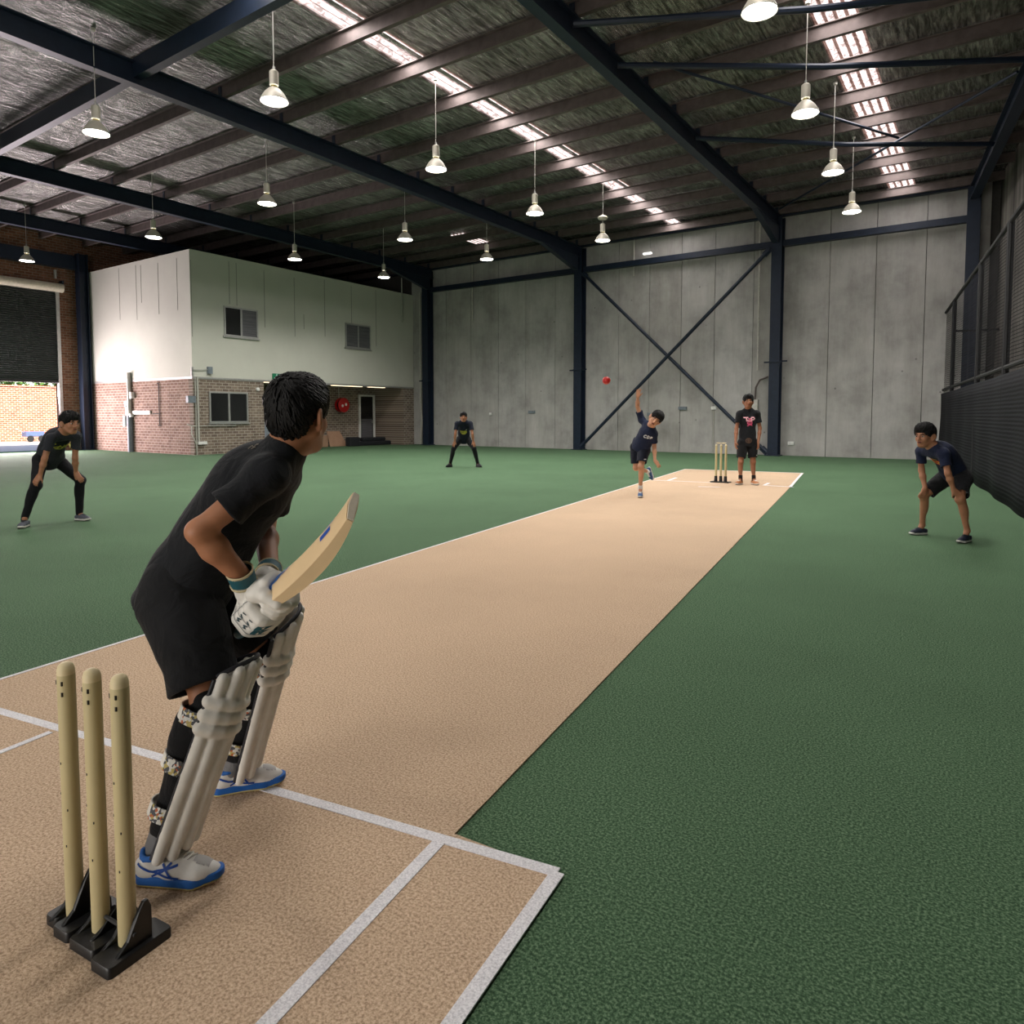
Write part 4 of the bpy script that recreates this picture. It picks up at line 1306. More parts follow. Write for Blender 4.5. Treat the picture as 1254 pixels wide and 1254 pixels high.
class Head:
    def __init__(s, c, f, u, k=1.0):
        s.c = np.asarray(c, float); s.f = nrm(f); s.u = orth(u, s.f); s.l = np.cross(s.u, s.f); s.k = k
        s.ax = (s.f, s.u, s.l)

    def p(s, f, u, l): return s.c + (s.f * f + s.u * u + s.l * l) * s.k

    def skin(s, F, neck):
        k = s.k; E = lambda c, r, kk=.02, op='u': F.ell(s.p(*c), s.ax, [q * k for q in r], kk, op)
        E((-.012, .034, 0), (.094, .080, .074), .02)
        E((.026, -.022, 0), (.062, .088, .058), .03)
        E((.05, -.088, 0), (.034, .026, .032), .03)
        for g in (-1, 1):
            F.rc(s.p(-.005, -.055, g * .052), s.p(.05, -.09, g * .018), .02 * k, .02 * k, .025)
            E((.056, -.028, g * .033), (.028, .026, .024), .02)
        F.rc(s.p(.078, .026, -.03), s.p(.078, .026, .03), .013 * k, .013 * k, .014)
        F.rc(s.p(.088, .014, 0), s.p(.108, -.026, 0), .0085 * k, .0125 * k, .012)
        for g in (-1, 1): F.sp(s.p(.096, -.031, g * .012), .009 * k, .008)
        F.rc(s.p(.083, -.058, -.015), s.p(.083, -.058, .015), .012 * k, .012 * k, .014)
        for g in (-1, 1):
            F.sp(s.p(.099, .002, g * .032), .0115 * k, .014, 's')
            ea = (nrm(s.f * .85 - s.l * g * .5), s.u, nrm(s.l * g * .85 + s.f * .5))
            F.ell(s.p(-.014, -.012, g * .083), ea, (.026 * k, .035 * k, .0095 * k), .008)
            F.ell(s.p(-.008, -.040, g * .079), ea, (.012 * k, .012 * k, .009 * k), .006)
            F.ell(s.p(-.006, -.012, g * .091), ea, (.013 * k, .020 * k, .007 * k), .005, 's')
        F.rc(neck, s.p(-.02, -.045, 0), .056 * k, .054 * k, .035)

    def details(s, root, origin):
        k = s.k
        for g in (-1, 1):
            F = Field().ell(s.p(.0775, .002, g * .031), s.ax, (.0115 * k, .0075 * k, .0125 * k), 0)
            e = sobj('eye', F, .003 * k, 'eye_white', parent=root, origin=origin)
            F = Field().ell(s.p(.0855, .002, g * .031), s.ax, (.0045 * k, .0065 * k, .0068 * k), 0)
            sobj('iris', F, .0018 * k, 'iris', parent=e, origin=origin)
            F = Field().path([s.p(.091, .020, g * .014), s.p(.090, .026, g * .032), s.p(.078, .021, g * .050)], [.0035 * k, .0042 * k, .0026 * k], .004)
            sobj('eyebrow', F, .0022 * k, 'brow', parent=root, origin=origin)
        F = Field().rc(s.p(.0925, -.054, -.02), s.p(.0965, -.0525, 0), .003 * k, .0048 * k, .004).rc(s.p(.0965, -.0525, 0), s.p(.0925, -.054, .02), .0048 * k, .003 * k, .004).rc(s.p(.0925, -.061, -.014), s.p(.0925, -.061, .014), .0048 * k, .0048 * k, .004)
        sobj('lips', F, .0022 * k, 'lip', parent=root, origin=origin)

    def hair(s, root, origin, h=.006, thick=1.0, wr=.004, fringe=.058, seed=1, n=260, L=.06, r=.0055, nape=-.078, whorl=(-.75, .65, .1), ear=.022, lift=.004):
        k = s.k
        F = Field(wr=wr, wf=150, seed=seed)
        rad = (.107 * thick, .092 * thick, .087 * thick); c0 = (-.014, .040, 0)
        n1 = s.f * .75 - s.u * .66; n2 = s.f * .6 - s.u * .8
        F.ell(s.p(*c0), s.ax, [q * k for q in rad], 0)
        F.ell(s.p(.03, .085, 0), s.ax, (.062 * k, .038 * k, .064 * k), .03)
        F.ell(s.p(-.06, -.02, 0), s.ax, (.05 * k, .06 * k, .062 * k), .03)
        F.cut(s.c + n1 * fringe * k, n1, k=.006)
        F.cut(s.c + n2 * ear * k, n2, k=.006)
        F.cut(s.p(0, nape, 0), -s.u, k=.006)
        for g in (-1, 1): F.ell(s.p(-.010, -.020, g * .094), s.ax, (.036 * k, .038 * k, .030 * k), .006, 's')
        o = sobj('hair', F, h, 'hair_black', parent=root, origin=origin, it=1)
        hb = bvh_of(o); cc = s.p(*c0)
        rg = np.random.RandomState(seed); mb = MB(); wh = nrm(whorl); R3 = np.array(rad); C3 = np.array(c0)
        cnt = 0
        while cnt < n:
            q = nrm(rg.normal(size=3))
            pos = C3 + q * R3
            if pos @ V(.75, -.66, 0) > fringe - .004 or pos @ V(.6, -.8, 0) > ear - .002 or pos[1] < nape + .012: continue
            if abs(pos[2]) > .05 and ((pos[0] + .010) / .042) ** 2 + ((pos[1] + .020) / .052) ** 2 < 1: continue
            cnt += 1
            fl_ = q - wh; fl_ = fl_ - q * (fl_ @ q) + rg.normal(size=3) * .22
            fl_ = nrm(fl_ + V(.25, -.25, 0)); fl_ = nrm(fl_ - q * (fl_ @ q))
            pts = []
            LL = L * rg.uniform(.6, 1.25)
            for t in (0, .35, .7, 1.0):
                qq = nrm(q + fl_ * t * LL / .09)
                dw = nrm((s.f * qq[0] * R3[0] + s.u * qq[1] * R3[1] + s.l * qq[2] * R3[2]))
                hit = hb.ray_cast(Vector(cc + dw * .3), Vector(-dw), .3)
                rr = np.linalg.norm(np.array(hit[0]) - cc) if hit[0] is not None else .08
                if t > 0 and rr < last - .012: rr = last - .006
                last = rr
                pts.append(cc + dw * (rr + lift * k * math.sin(PI * min(1, t + .15)) * (.4 + .6 * (1 - t)) + .0005) - origin)
            mb.tube(pts, [r * k, r * .95 * k, r * .7 * k, .0006], 5)
        mb.build('hair_strands', 'hair_black', o, smooth=True)
        return o


def shoe_fields(a, ft, fu, s, side):
    """a = sole point under the ankle; ft toe direction; fu sole up; side = +1 when the little toe is on the +l side"""
    ft = nrm(ft); fu = orth(fu, ft); l = np.cross(fu, ft)
    pt_ = lambda x, y, z: a + (ft * x + l * y + fu * z) * s
    sole = Field()
    sg = [((-.040, 0), (.04, .004 * side), .033, .036), ((.04, .004 * side), (.115, .004 * side), .036, .045), ((.115, .004 * side), (.165, -.006 * side), .045, .031)]

    def outline(x, y, z, z0, z1, grow=0.0):
        qx, qy, qz = x - a[0], y - a[1], z - a[2]
        X = (qx * ft[0] + qy * ft[1] + qz * ft[2]) / s; Y = (qx * l[0] + qy * l[1] + qz * l[2]) / s; Z = (qx * fu[0] + qy * fu[1] + qz * fu[2]) / s
        d = 9
        for (p, q, r0, r1) in sg:
            dx, dy = q[0] - p[0], q[1] - p[1]; L2 = dx * dx + dy * dy
            t = np.clip(((X - p[0]) * dx + (Y - p[1]) * dy) / L2, 0, 1)
            d = np.minimum(d, np.sqrt((X - p[0] - t * dx) ** 2 + (Y - p[1] - t * dy) ** 2) - (r0 + (r1 - r0) * t))
        toe = np.maximum(X - .12, 0) * .18
        return np.maximum(d - grow, np.maximum(z0 + toe - Z, Z - z1 - toe * .6)) * s
    lo = a - .27 * s; hi = a + .27 * s
    mid = Field().custom(lambda x, y, z: outline(x, y, z, .006, .034, .002), lo, hi, 0)
    out = Field().custom(lambda x, y, z: outline(x, y, z, .0, .008, -.001), lo, hi, 0)
    up = Field()
    up.rc(pt_(-.034, 0, .05), pt_(.05, 0, .045), .034 * s, .036 * s, .015)
    up.rc(pt_(.05, .002 * side, .045), pt_(.125, .003 * side, .034), .039 * s, .036 * s, .02, n=l, f=1.12)
    up.rc(pt_(.125, .003 * side, .034), pt_(.163, -.005 * side, .030), .036 * s, .026 * s, .02, n=l, f=1.12)
    up.rc(pt_(-.03, 0, .05), pt_(-.022, 0, .088), .036 * s, .038 * s, .02)
    up.rc(pt_(.022, 0, .076), pt_(.085, 0, .060), .028 * s, .026 * s, .02)
    up.rc(pt_(.02, 0, .085), pt_(.012, 0, .112), .020 * s, .014 * s, .012, n=ft, f=.5)
    up.cut(pt_(0, 0, .028), -fu, k=.003)
    up.cut(pt_(-.012, 0, .094), nrm(fu * .93 - ft * .36), k=.004)
    up.rc(pt_(-.014, 0, .06), pt_(-.005, 0, .14), .029 * s, .031 * s, .004, 's')
    return up, mid, out, pt_, l


def shoe(root, origin, a, ft, fu, s, side, upper, sole, outsole, lace, h=.005, stripes=None, collar=None):
    up, mid, out, pt_, l = shoe_fields(a, ft, fu, s, side)
    o = sobj('shoe', up, h, upper, parent=root, origin=origin)
    sobj('midsole', mid, h * .8, sole, parent=o, origin=origin)
    sobj('outsole', out, h * .6, outsole, parent=o, origin=origin)
    b = bvh_of(o)

    def top(x, y, lift=.0025):
        c = pt_(x, y, .2); hit = b.ray_cast(Vector(c), Vector(-nrm(fu)), .3)
        return (np.array(hit[0]) if hit[0] is not None else pt_(x, y, .08)) + nrm(fu) * lift - origin
    mb = MB()
    for i in range(6):
        x = .032 + i * .013
        mb.tube([top(x, -.020), top(x + .004, -.009), top(x + .004, .009), top(x, .020)], .0028 * s, 6)
        mb.tube([top(x, -.020), top(x + .009, -.004), top(x + .013, .020)], .0024 * s, 6)
    for g in (-1, 1):
        mb.tube([top(.034, 0, .004), top(.028, .016 * g, .012), top(.046, .028 * g, .004), top(.040, .004 * g, .006)], .0026 * s, 6)
    mb.build('laces', lace, o, smooth=True)
    if collar:
        F = Field().path([pt_(-.010 + .037 * math.cos(a), .036 * math.sin(a), .091 + .006 * math.cos(a)) for a in np.linspace(0, 2 * PI, 13)], .0085 * s, .003)
        F.rc(pt_(-.050, 0, .058), pt_(-.047, 0, .098), .012 * s, .010 * s, .01)
        sobj('collar', F, .004, collar, parent=o, origin=origin)
        decal('toe_panel', [[(-.018, .112), (.016, .112)], [(-.022, .122), (.022, .122)], [(-.022, .133), (.02, .133)], [(-.018, .144), (.016, .144)]], .0125 * s, pt_(0, 0, 0), l * -1, ft, b, origin, o, 'mesh_grey', .0012, .2)
    if stripes:
        for sd in (-1, 1):
            decal('side_stripe', [[(-.045, .07), (-.01, .052), (.06, .036), (.075, .034)], [(.0, .05), (.07, .068)], [(-.005, .036), (.03, .054), (.052, .074)], [(.028, .072), (.058, .034)]], .0065 * s, pt_(0, 0, 0), ft * 1, fu, b, origin, o, stripes, .0018, .2) if sd < 0 else \
                decal('side_stripe', [[(.045, .07), (.01, .052), (-.06, .036), (-.075, .034)], [(-.0, .05), (-.07, .068)], [(.005, .036), (-.03, .054), (-.052, .074)], [(-.028, .072), (-.058, .034)]], .0065 * s, pt_(0, 0, 0), -ft, fu, b, origin, o, stripes, .0018, .2)
    return o


def limb(F, a, b, ra, rm, rb, bulge=None, k=.025):
    m_ = lerp(a, b, .35)
    if bulge is not None: m_ = m_ + bulge
    F.rc(a, m_, ra, rm, k); F.rc(m_, b, rm, rb, k)


def build_person(label, J, s=.92, h=.006, skinm='skin_tan', shirt='cloth_navy', bottom='shorts', bottom_m='cloth_shorts', shoes=('shoe_navy', 'sole_white', 'sole_black', 'lace_dark'), sock='sock_black', sock_h=.0,
                 hair=None, hemdrop=.12, group=None, sleeve=.62, slv=.064, head_k=1.0, hands=None, face=True, bag=1.0, ak=1.0):
    """J: joints in metres. One continuous skin body; hair and clothing are children."""
    O = np.array([(J['anL'][0] + J['anR'][0]) / 2, (J['anL'][1] + J['anR'][1]) / 2, 0])
    if 'base' in J: O = np.array(J['base'], float)
    lat = nrm(J['shL'] - J['shR']); pel = (J['hipL'] + J['hipR']) / 2; nk = J['neck']
    up = nrm(nk - pel); fw = nrm(np.cross(lat, up)); hl = nrm(J['hipL'] - J['hipR']); hf = nrm(np.cross(hl, nrm(up + V(0, 0, 1.2))))
    if 'bend' in J: bd = J['bend']
    else: bd = .035
    sp_ = lambda t: lerp(pel, nk, t) - fw * bd * math.sin(PI * t)
    wa, ch = sp_(.36), sp_(.68)
    B = Field()
    H = Head(J['head'], J['hf'], J['hu'], head_k * J.get('hk', 1.0))
    H.skin(B, nk)
    B.rc(J['hipL'], J['hipR'], .085 * s, .085 * s, .03)
    B.ell(pel + up * .03, (hl, up, fw), (.135 * s, .10 * s, .098 * s), .04)
    B.ell(wa, (lat, up, fw), (.118 * s, .16 * s, .088 * s), .05)
    B.ell(ch, (lat, up, fw), (.145 * s, .17 * s, .104 * s), .05)
    B.rc(lerp(J['shL'], nk, .25), lerp(J['shR'], nk, .25), .05 * s, .05 * s, .05)
    B.rc(lerp(J['shL'], nk, .7) + up * .02, nk + up * .03, .04 * s, .045 * s, .04); B.rc(lerp(J['shR'], nk, .7) + up * .02, nk + up * .03, .04 * s, .045 * s, .04)
    for g in 'LR':
        sh, el, wr_ = J['sh' + g], J['el' + g], J['wr' + g]
        B.sp(sh, .052 * s, .04)
        limb(B, sh, el, .047 * s, .043 * s, .034 * s)
        limb(B, el, wr_, .035 * s, .036 * s * (1 + (ak - 1) * .5), .0245 * s * ak)
        kn, an, hp_ = J['kn' + g], J['an' + g], J['hip' + g]
        limb(B, hp_, kn, .082 * s, .074 * s, .050 * s)
        kf = nrm(np.cross(hl, nrm(kn - an)))          # shin front
        kf = kf if kf @ J['ft' + g] > 0 else -kf
        B.sp(kn + kf * .012, .046 * s, .03)
        B.rc(kn, an, .044 * s, .033 * s, .03)
        B.ell(lerp(kn, an, .32) - kf * .02, (nrm(an - kn), kf, np.cross(kf, nrm(an - kn))), (.13 * s, .04 * s, .046 * s), .03)
        hd = J.get('hand' + g)
        if hd: hand(B, wr_, hd[0], hd[1], hd[2], s * 1.02, hd[3] if len(hd) > 3 else (.3, .35, .3), hd[4] if len(hd) > 4 else .12)
        an2 = an + J.get('fu' + g, V(0, 0, 1)) * -.03
        B.rc(an, an2 + J['ft' + g] * .02, .033 * s, .034 * s, .02)
    root = sobj('person', B, h, skinm, origin=O, it=1)
    tag(root, label, 'person', group)
    if face: H.details(root, O)
    if hair is None: H.hair(root, O, h=.006)
    else: H.hair(root, O, **hair)
    # shirt
    hb_ = 1 + (bag - 1) * .9
    S = Field(wr=.006 * s, wf=26, seed=hash(label) % 97 if False else len(label))
    hem = pel - nrm(up + V(0, 0, .35)) * hemdrop * s
    S.ell(ch, (lat, up, fw), (.163 * s, .19 * s, .124 * s), .05)
    S.ell(lerp(wa, pel, .25) + V(0, 0, -.022), (lat, up, fw), (.158 * s, .17 * s, .118 * s), .05)
    S.rc(hem, wa, .165 * s * hb_, .146 * s, .05, n=fw, f=.80)
    S.rc(wa, ch, .146 * s, .158 * s, .05, n=fw, f=.78)
    S.ell(pel + up * .02, (hl, up, fw), (.165 * s * hb_, .13 * s * hb_, .122 * s * hb_), .04)
    S.rc(lerp(J['shL'], nk, .2), lerp(J['shR'], nk, .2), .064 * s, .064 * s, .05)
    for g in 'LR': S.rc(lerp(J['sh' + g], nk, .65) + up * .02, nk + up * .015, .05 * s, .06 * s, .04)
    ends = {}
    for g in 'LR':
        sh, el = J['sh' + g], J['el' + g]
        e = lerp(sh, el, sleeve); d = nrm(el - sh); ends[g] = (e, d)
        S.sp(sh, .060 * s, .04)
        S.rc(sh, lerp(sh, e, .45), .060 * s, .056 * s, .03); S.rc(lerp(sh, e, .2), e, .056 * s, slv * s, .015, cap=True)
    for g in 'LR':
        e, d = ends[g]
        S.rc(e - d * .03, e + d * .02, (slv - .015) * s, (slv - .011) * s, .003, 's', cap=True)
    S.cut(hem + up * .02, -nrm(up + V(0, 0, .35)), rad=.34, k=.004)
    S.rc(nk + up * .015, nk + nrm(H.p(-.02, -.045, 0) - nk) * .16, .060 * s, .085 * s, .008, 's')
    sob = sobj('t_shirt', S, h, shirt, parent=root, origin=O, it=2)
    # shorts or trousers
    T = Field(wr=.005 * s, wf=28, seed=len(label) + 5)
    T.ell(pel + up * .02, (hl, up, fw), (.15 * s, .13 * s, .112 * s), .03)
    T.rc(J['hipL'], J['hipR'], .098 * s, .098 * s, .03)
    for g in 'LR':
        kn, an, hp_ = J['kn' + g], J['an' + g], J['hip' + g]
        if bottom == 'shorts':
            e = lerp(hp_, kn, J.get('hem', .84)); d = nrm(kn - hp_)
            hz = nrm(hf * V(1, 1, 0)); T.rc(lerp(hp_, e, .20) - hz * .036, lerp(hp_, e, .55) - hz * .02 * (bag - 1) / .16, .100 * s * bag, .088 * s * bag, .03)
            T.rc(hp_, lerp(hp_, e, .6), .10 * s * bag, .09 * s * bag, .03); T.rc(lerp(hp_, e, .3), e, .094 * s * bag, .094 * s * bag, .02, cap=True)
        else:
            e = lerp(kn, an, 1.04)
            T.rc(hp_, kn, .095 * s, .064 * s, .03); T.rc(kn, e, .062 * s, .047 * s, .03)
            kf = nrm(np.cross(hl, nrm(kn - an))); kf = kf if kf @ J['ft' + g] > 0 else -kf
            T.sp(kn + kf * .012, .057 * s, .03); T.ell(lerp(kn, an, .32) - kf * .02, (nrm(an - kn), kf, np.cross(kf, nrm(an - kn))), (.15 * s, .052 * s, .057 * s), .03)
    T.ell(lerp(pel, wa, .5), (lat, up, fw), (.130 * s, .12 * s, .098 * s), .04)
    T.cut(pel + up * .19 * s, up, rad=.3)
    if bottom == 'shorts':
        for g in 'LR':
            kn, hp_ = J['kn' + g], J['hip' + g]
            e = lerp(hp_, kn, J.get('hem', .84)); d = nrm(kn - hp_)
            T.rc(e - d * .04, e + d * .02, .082 * s * bag, .085 * s * bag, .004, 's', cap=True)
    tob = sobj('shorts' if bottom == 'shorts' else 'trousers', T, h, bottom_m, parent=root, origin=O, it=2)
    for g, sd in (('L', 1), ('R', -1)):
        an = J['an' + g]; fu = J.get('fu' + g, V(0, 0, 1))
        a = J.get('so' + g)
        if a is None: a = V(an[0], an[1], J.get('ground', .001)) + J['ft' + g] * .0
        if sock_h:
            q = nrm(J['kn' + g] - an)
            sobj('sock', Field().rc(an - q * .045, an + q * sock_h, .040 * s, .042 * s, .01), h, sock, parent=root, origin=O)
        shoe(root, O, a, J['ft' + g], fu, s * J.get('foot', 1.0), sd, *shoes[:4], h=h, stripes=shoes[4] if len(shoes) > 4 else None, collar=shoes[5] if len(shoes) > 5 else None)
    return root, O, sob, tob, dict(up=up, fw=fw, lat=lat, ch=ch, pel=pel, H=H, wa=wa)


def horiz(v): v = np.array(v, float); v[2] = 0; return nrm(v)


TOCAM = -_fh                      # horizontal direction towards the viewer
R_ = RIGHT
hdown = V(0, 0, -1)

# ---- left fielder: half crouch, hands on the knees, facing right
def fielder_left():
    D1, D2 = 8.49, 9.05
    J = dict(anR=P(31, 632, D1 + .03), anL=P(97, 627, D2), knR=P(44, 594, D1 - .03), knL=P(98.5, 588, D2 - .12), hipR=P(50, 563, 8.66), hipL=P(68, 561, 8.90),
             neck=P(78, 529, 8.50), shR=P(62, 537, 8.36), shL=P(93, 534, 8.62), elR=P(54.5, 562, 8.33), elL=P(92, 561, 8.66), wrR=P(49, 582, 8.36), wrL=P(93, 579, 8.74), head=P(85.5, 518, 8.40), bend=.05, hk=1.10)
    J['hf'] = nrm(R_ * .93 + TOCAM * .42 + V(0, 0, -.12)); J['hu'] = V(0, 0, 1)
    J['ftR'] = horiz(TOCAM * .95 + R_ * .22); J['ftL'] = horiz(R_ * .95 + TOCAM * .25)
    J['handR'] = (nrm(hdown * .8 - R_ * .45 + TOCAM * .2), nrm(-TOCAM - V(0, 0, .2)), R_, (.2, .3, .3)); J['handL'] = (nrm(hdown * .75 + R_ * .55 + TOCAM * .1), nrm(-TOCAM), -R_, (.2, .3, .3))
    J['base'] = (J['anR'] + J['anL']) / 2 * V(1, 1, 0)
    r, O, sob, tob, K = build_person('boy in charcoal T-shirt and black trousers crouching with hands on knees near the roller door', J, s=.90, h=.007, skinm='skin_tan', shirt='cloth_grey', bottom='trousers', bottom_m='legging', shoes=('shoe_grey', 'sole_white', 'sole_black', 'lace_dark'), group=None, sock_h=.05)
    b = bvh_of(sob)
    ctr = K['ch'] + K['lat'] * .03 - K['up'] * .02
    ln = [[(.10, .01), (.04, .03), (-.01, .0), (-.06, .02), (-.11, -.01)], [(.09, -.03), (.03, -.01), (-.03, -.04), (-.09, -.03)], [(.06, .04), (.03, .0), (.05, -.05)], [(.0, .04), (-.02, -.05)], [(-.05, .04), (-.07, -.04)], [(-.1, .05), (-.13, .06), (-.15, .09)]]
    decal('chest_print', ln, .018, ctr, K['lat'], K['up'], b, O, r, 'print_yellow', .004)


fielder_left()


# ---- far fielder in the middle of the hall
def fielder_far():
    D = 18.45
    J = dict(anR=P(551.5, 567, D), anL=P(585, 567, D), knR=P(555.5, 549.5, D - .2), knL=P(580.5, 549.5, D - .2), hipR=P(563.5, 537.5, D + .05), hipL=P(572.5, 537.5, D + .05),
             neck=P(568, 516.5, D - .38), shR=P(559.6, 519, D - .36), shL=P(576.4, 519, D - .36), elR=P(557.5, 531.5, D - .40), elL=P(578.5, 531.5, D - .40), wrR=P(556.8, 541, D - .32), wrL=P(579.6, 541, D - .32), head=P(567.6, 510.6, D - .46), bend=.04, hk=1.0)
    J['hf'] = nrm(TOCAM + R_ * .05 - V(0, 0, .02)); J['hu'] = V(0, 0, 1)
    J['ftR'] = horiz(TOCAM * .8 - R_ * .6); J['ftL'] = horiz(TOCAM * .8 + R_ * .6)
    J['handR'] = (nrm(hdown + TOCAM * .3 - R_ * .3), nrm(-TOCAM), R_, (.2, .3, .3)); J['handL'] = (nrm(hdown + TOCAM * .3 + R_ * .3), nrm(-TOCAM), -R_, (.2, .3, .3))
    J['base'] = (J['anR'] + J['anL']) / 2 * V(1, 1, 0)
    r, O, sob, tob, K = build_person('boy in navy T-shirt and black leggings crouching hands on knees before the far wall', J, s=.92, h=.008, skinm='skin_dark', shirt='cloth_navy_dark', bottom='trousers', bottom_m='legging', shoes=('shoe_black', 'sole_black', 'sole_black', 'lace_dark'), sock_h=.05)
    b = bvh_of(sob)
    ctr = K['ch'] - K['up'] * .10
    ln = [[(-.08, .05), (-.07, -.02), (-.03, -.06), (.03, -.06), (.07, -.02), (.07, .04)], [(-.06, .05), (-.04, .02), (-.02, .05), (-.0, .02)], [(.02, .05), (.05, .05), (.05, .01), (.02, .01), (.02, .05)], [(-.05, -.01), (.05, -.01)], [(-.04, -.035), (.04, -.03)]]
    decal('chest_print', ln, .02, ctr, K['lat'], K['up'], b, O, r, 'print_yellow', .004)
    decal('chest_badge', [[(.055, .085), (.085, .085)]], .025, ctr, K['lat'], K['up'], b, O, r, 'print_white', .004)


fielder_far()


# ---- bowler in his delivery follow-through
def bowler():
    D = 11.6
    J = dict(anL=P(784.2, 598.5, D), knL=P(785, 571, D - .12), hipL=P(789, 549, D - .02), hipR=P(778.5, 548, D + .10), knR=P(778.8, 572.5, D + .10), anR=P(793.5, 577.5, D + .42),
             neck=P(796.5, 523, D - .20), shR=P(785.5, 514, D - .02), shL=P(801.0, 532.5, D - .20), elR=P(780.6, 497.5, D - .08), wrR=P(781, 486, D - .18), elL=P(801.3, 547.5, D - .12), wrL=P(802.0, 564, D - .22), head=P(803, 513, D - .34), bend=.0, hk=1.13)
    u2 = nrm(R_ * .62 + UPV * .78)
    J['hf'] = nrm(TOCAM * .95 - R_ * .22 - V(0, 0, .25)); J['hu'] = u2
    J['ftL'] = horiz(TOCAM * .95 - R_ * .2); J['ftR'] = nrm(R_ * .28 - V(0, 0, .92) - TOCAM * .1); J['fuR'] = nrm(TOCAM * .35 * -1 - R_ * -.6 + V(0, 0, .2)) * 1.0
    J['fuR'] = orth(-R_ * .75 + TOCAM * .6, J['ftR'])
    J['soR'] = J['anR'] - J['fuR'] * .075 - J['ftR'] * .0
    J['ground'] = .009
    J['handR'] = (nrm(UPV + R_ * .08 + TOCAM * .12), nrm(TOCAM * .9 + R_ * .3), R_, (.2, .35, .3), .32); J['handL'] = (nrm(hdown * .75 + R_ * .55 + TOCAM * .2), nrm(-TOCAM * .8 - R_ * .5 + V(0, 0, -.3)), R_ * .6 + V(0, 0, .6), (.15, .2, .2), .3)
    J['hem'] = .80
    J['base'] = J['anL'] * V(1, 1, 0)
    r, O, sob, tob, K = build_person('boy bowling on one leg, navy T-shirt and shorts, right arm stretched straight up', J, s=.90, h=.007, skinm='skin_pale', shirt='cloth_navy', bottom='shorts', bottom_m='cloth_navy_dark', shoes=('shoe_denim', 'sole_white', 'sole_black', 'lace_white'), sock='sock_white', sock_h=.045, hemdrop=.06)
    b = bvh_of(sob)
    ctr = K['ch'] + K['lat'] * .03 - K['up'] * .05
    ln = [[(-.035, .018), (-.06, .018), (-.07, 0), (-.06, -.018), (-.035, -.018)], [(-.02, .018), (-.02, -.018), (.0, -.018), (.01, .0), (.0, .018), (-.02, .018)], [(.03, -.018), (.03, .018), (.055, .018), (.055, .002), (.035, .002)]]
    decal('chest_print', ln, .010, ctr, R_ * .9 - UPV * .3, UPV * .9 + R_ * .3, b, O, r, 'print_white', .004)
    b2 = bvh_of(tob)
    decal('shorts_logo', [[(-.02, 0), (.02, .003)]], .014, lerp(J['hipL'], J['knL'], .62) + R_ * .03, R_, UPV, b2, O, tob, 'print_white', .004)


bowler()


# ---- standing umpire
def umpire():
    D = 13.68
    J = dict(anR=P(906.8, 586, D), anL=P(923, 586, D), knR=P(907.0, 565.5, D - .02), knL=P(922.2, 565.5, D - .02), hipR=P(910.0, 541.5, D + .02), hipL=P(921.0, 541.5, D + .02),
             neck=P(916.2, 502.5, D), shR=P(905.4, 507, D), shL=P(927.4, 507, D), elR=P(901.8, 525, D), elL=P(930.6, 524.5, D), wrR=P(900.8, 541, D - .10), wrL=P(928.6, 541.5, D - .10), head=P(916.3, 491.5, D - .04), bend=.02, hk=1.12)
    J['hf'] = nrm(TOCAM - R_ * .18); J['hu'] = V(0, 0, 1)
    J['ftR'] = horiz(TOCAM * .75 - R_ * .7); J['ftL'] = horiz(TOCAM + R_ * .15)
    J['ground'] = .009
    J['handR'] = (nrm(hdown + TOCAM * .1), nrm(R_ + TOCAM * .0), TOCAM, (.25, .35, .3)); J['handL'] = (nrm(hdown + TOCAM * .1), nrm(-R_), TOCAM, (.25, .35, .3))
    J['hem'] = .80
    J['base'] = (J['anR'] + J['anL']) / 2 * V(1, 1, 0)
    r, O, sob, tob, K = build_person('boy in black T-shirt with pink print and black shorts standing upright beside the far stumps', J, s=.96, h=.007, skinm='skin_dark', shirt='cloth_black', bottom='shorts', bottom_m='cloth_shorts', shoes=('shoe_tan', 'sole_white', 'sole_black', 'lace_white'), sock='sock_black', sock_h=.05, hemdrop=.10)
    b = bvh_of(sob); ctr = K['ch'] + K['up'] * .0
    ux, uy = K['lat'], K['up']
    ln = [[(-.11, .055), (-.03, .055)], [(-.07, .055), (-.06, .02), (-.055, -.02)], [(.03, -.02), (.03, .055), (.075, .06), (.095, .035), (.075, .012), (.035, .012)], [(-.03, .03), (.02, .03)], [(-.045, -.005), (.045, -.005)]]
    decal('chest_print', ln, .022, ctr, ux, uy, b, O, r, 'print_rose', .004)
    ln2 = [[(-.04, -.03), (.04, -.03), (.04, -.065), (-.04, -.065), (-.04, -.03)], [(-.03, -.085), (.045, -.085)], [(-.02, .04), (.01, .015), (-.02, .0)], [(-.045, -.105), (-.02, -.10)], [(.04, -.105), (.05, -.1)]]
    decal('chest_print', ln2, .02, ctr, ux, uy, b, O, r, 'print_pink', .005)
    q = K['pel'] + K['up'] * .03
    ring = [(math.cos(a) * .05, math.sin(a) * .042) for a in np.linspace(0, 2 * PI, 20)]
    decal('shirt_emblem', [ring, [(-.03, .0), (.03, .0)], [(-.02, .02), (.02, .02)], [(-.02, -.02), (.02, -.02)]], .02, q - K['lat'] * .02, ux, uy, b, O, r, 'emblem_brown', .004)
    b2 = bvh_of(tob)
    decal('shorts_logo', [[(-.012, 0), (.012, 0)]], .016, lerp(J['hipL'], J['knL'], .66) + K['lat'] * .05, R_, V(0, 0, 1), b2, O, tob, 'print_white', .004)


umpire()


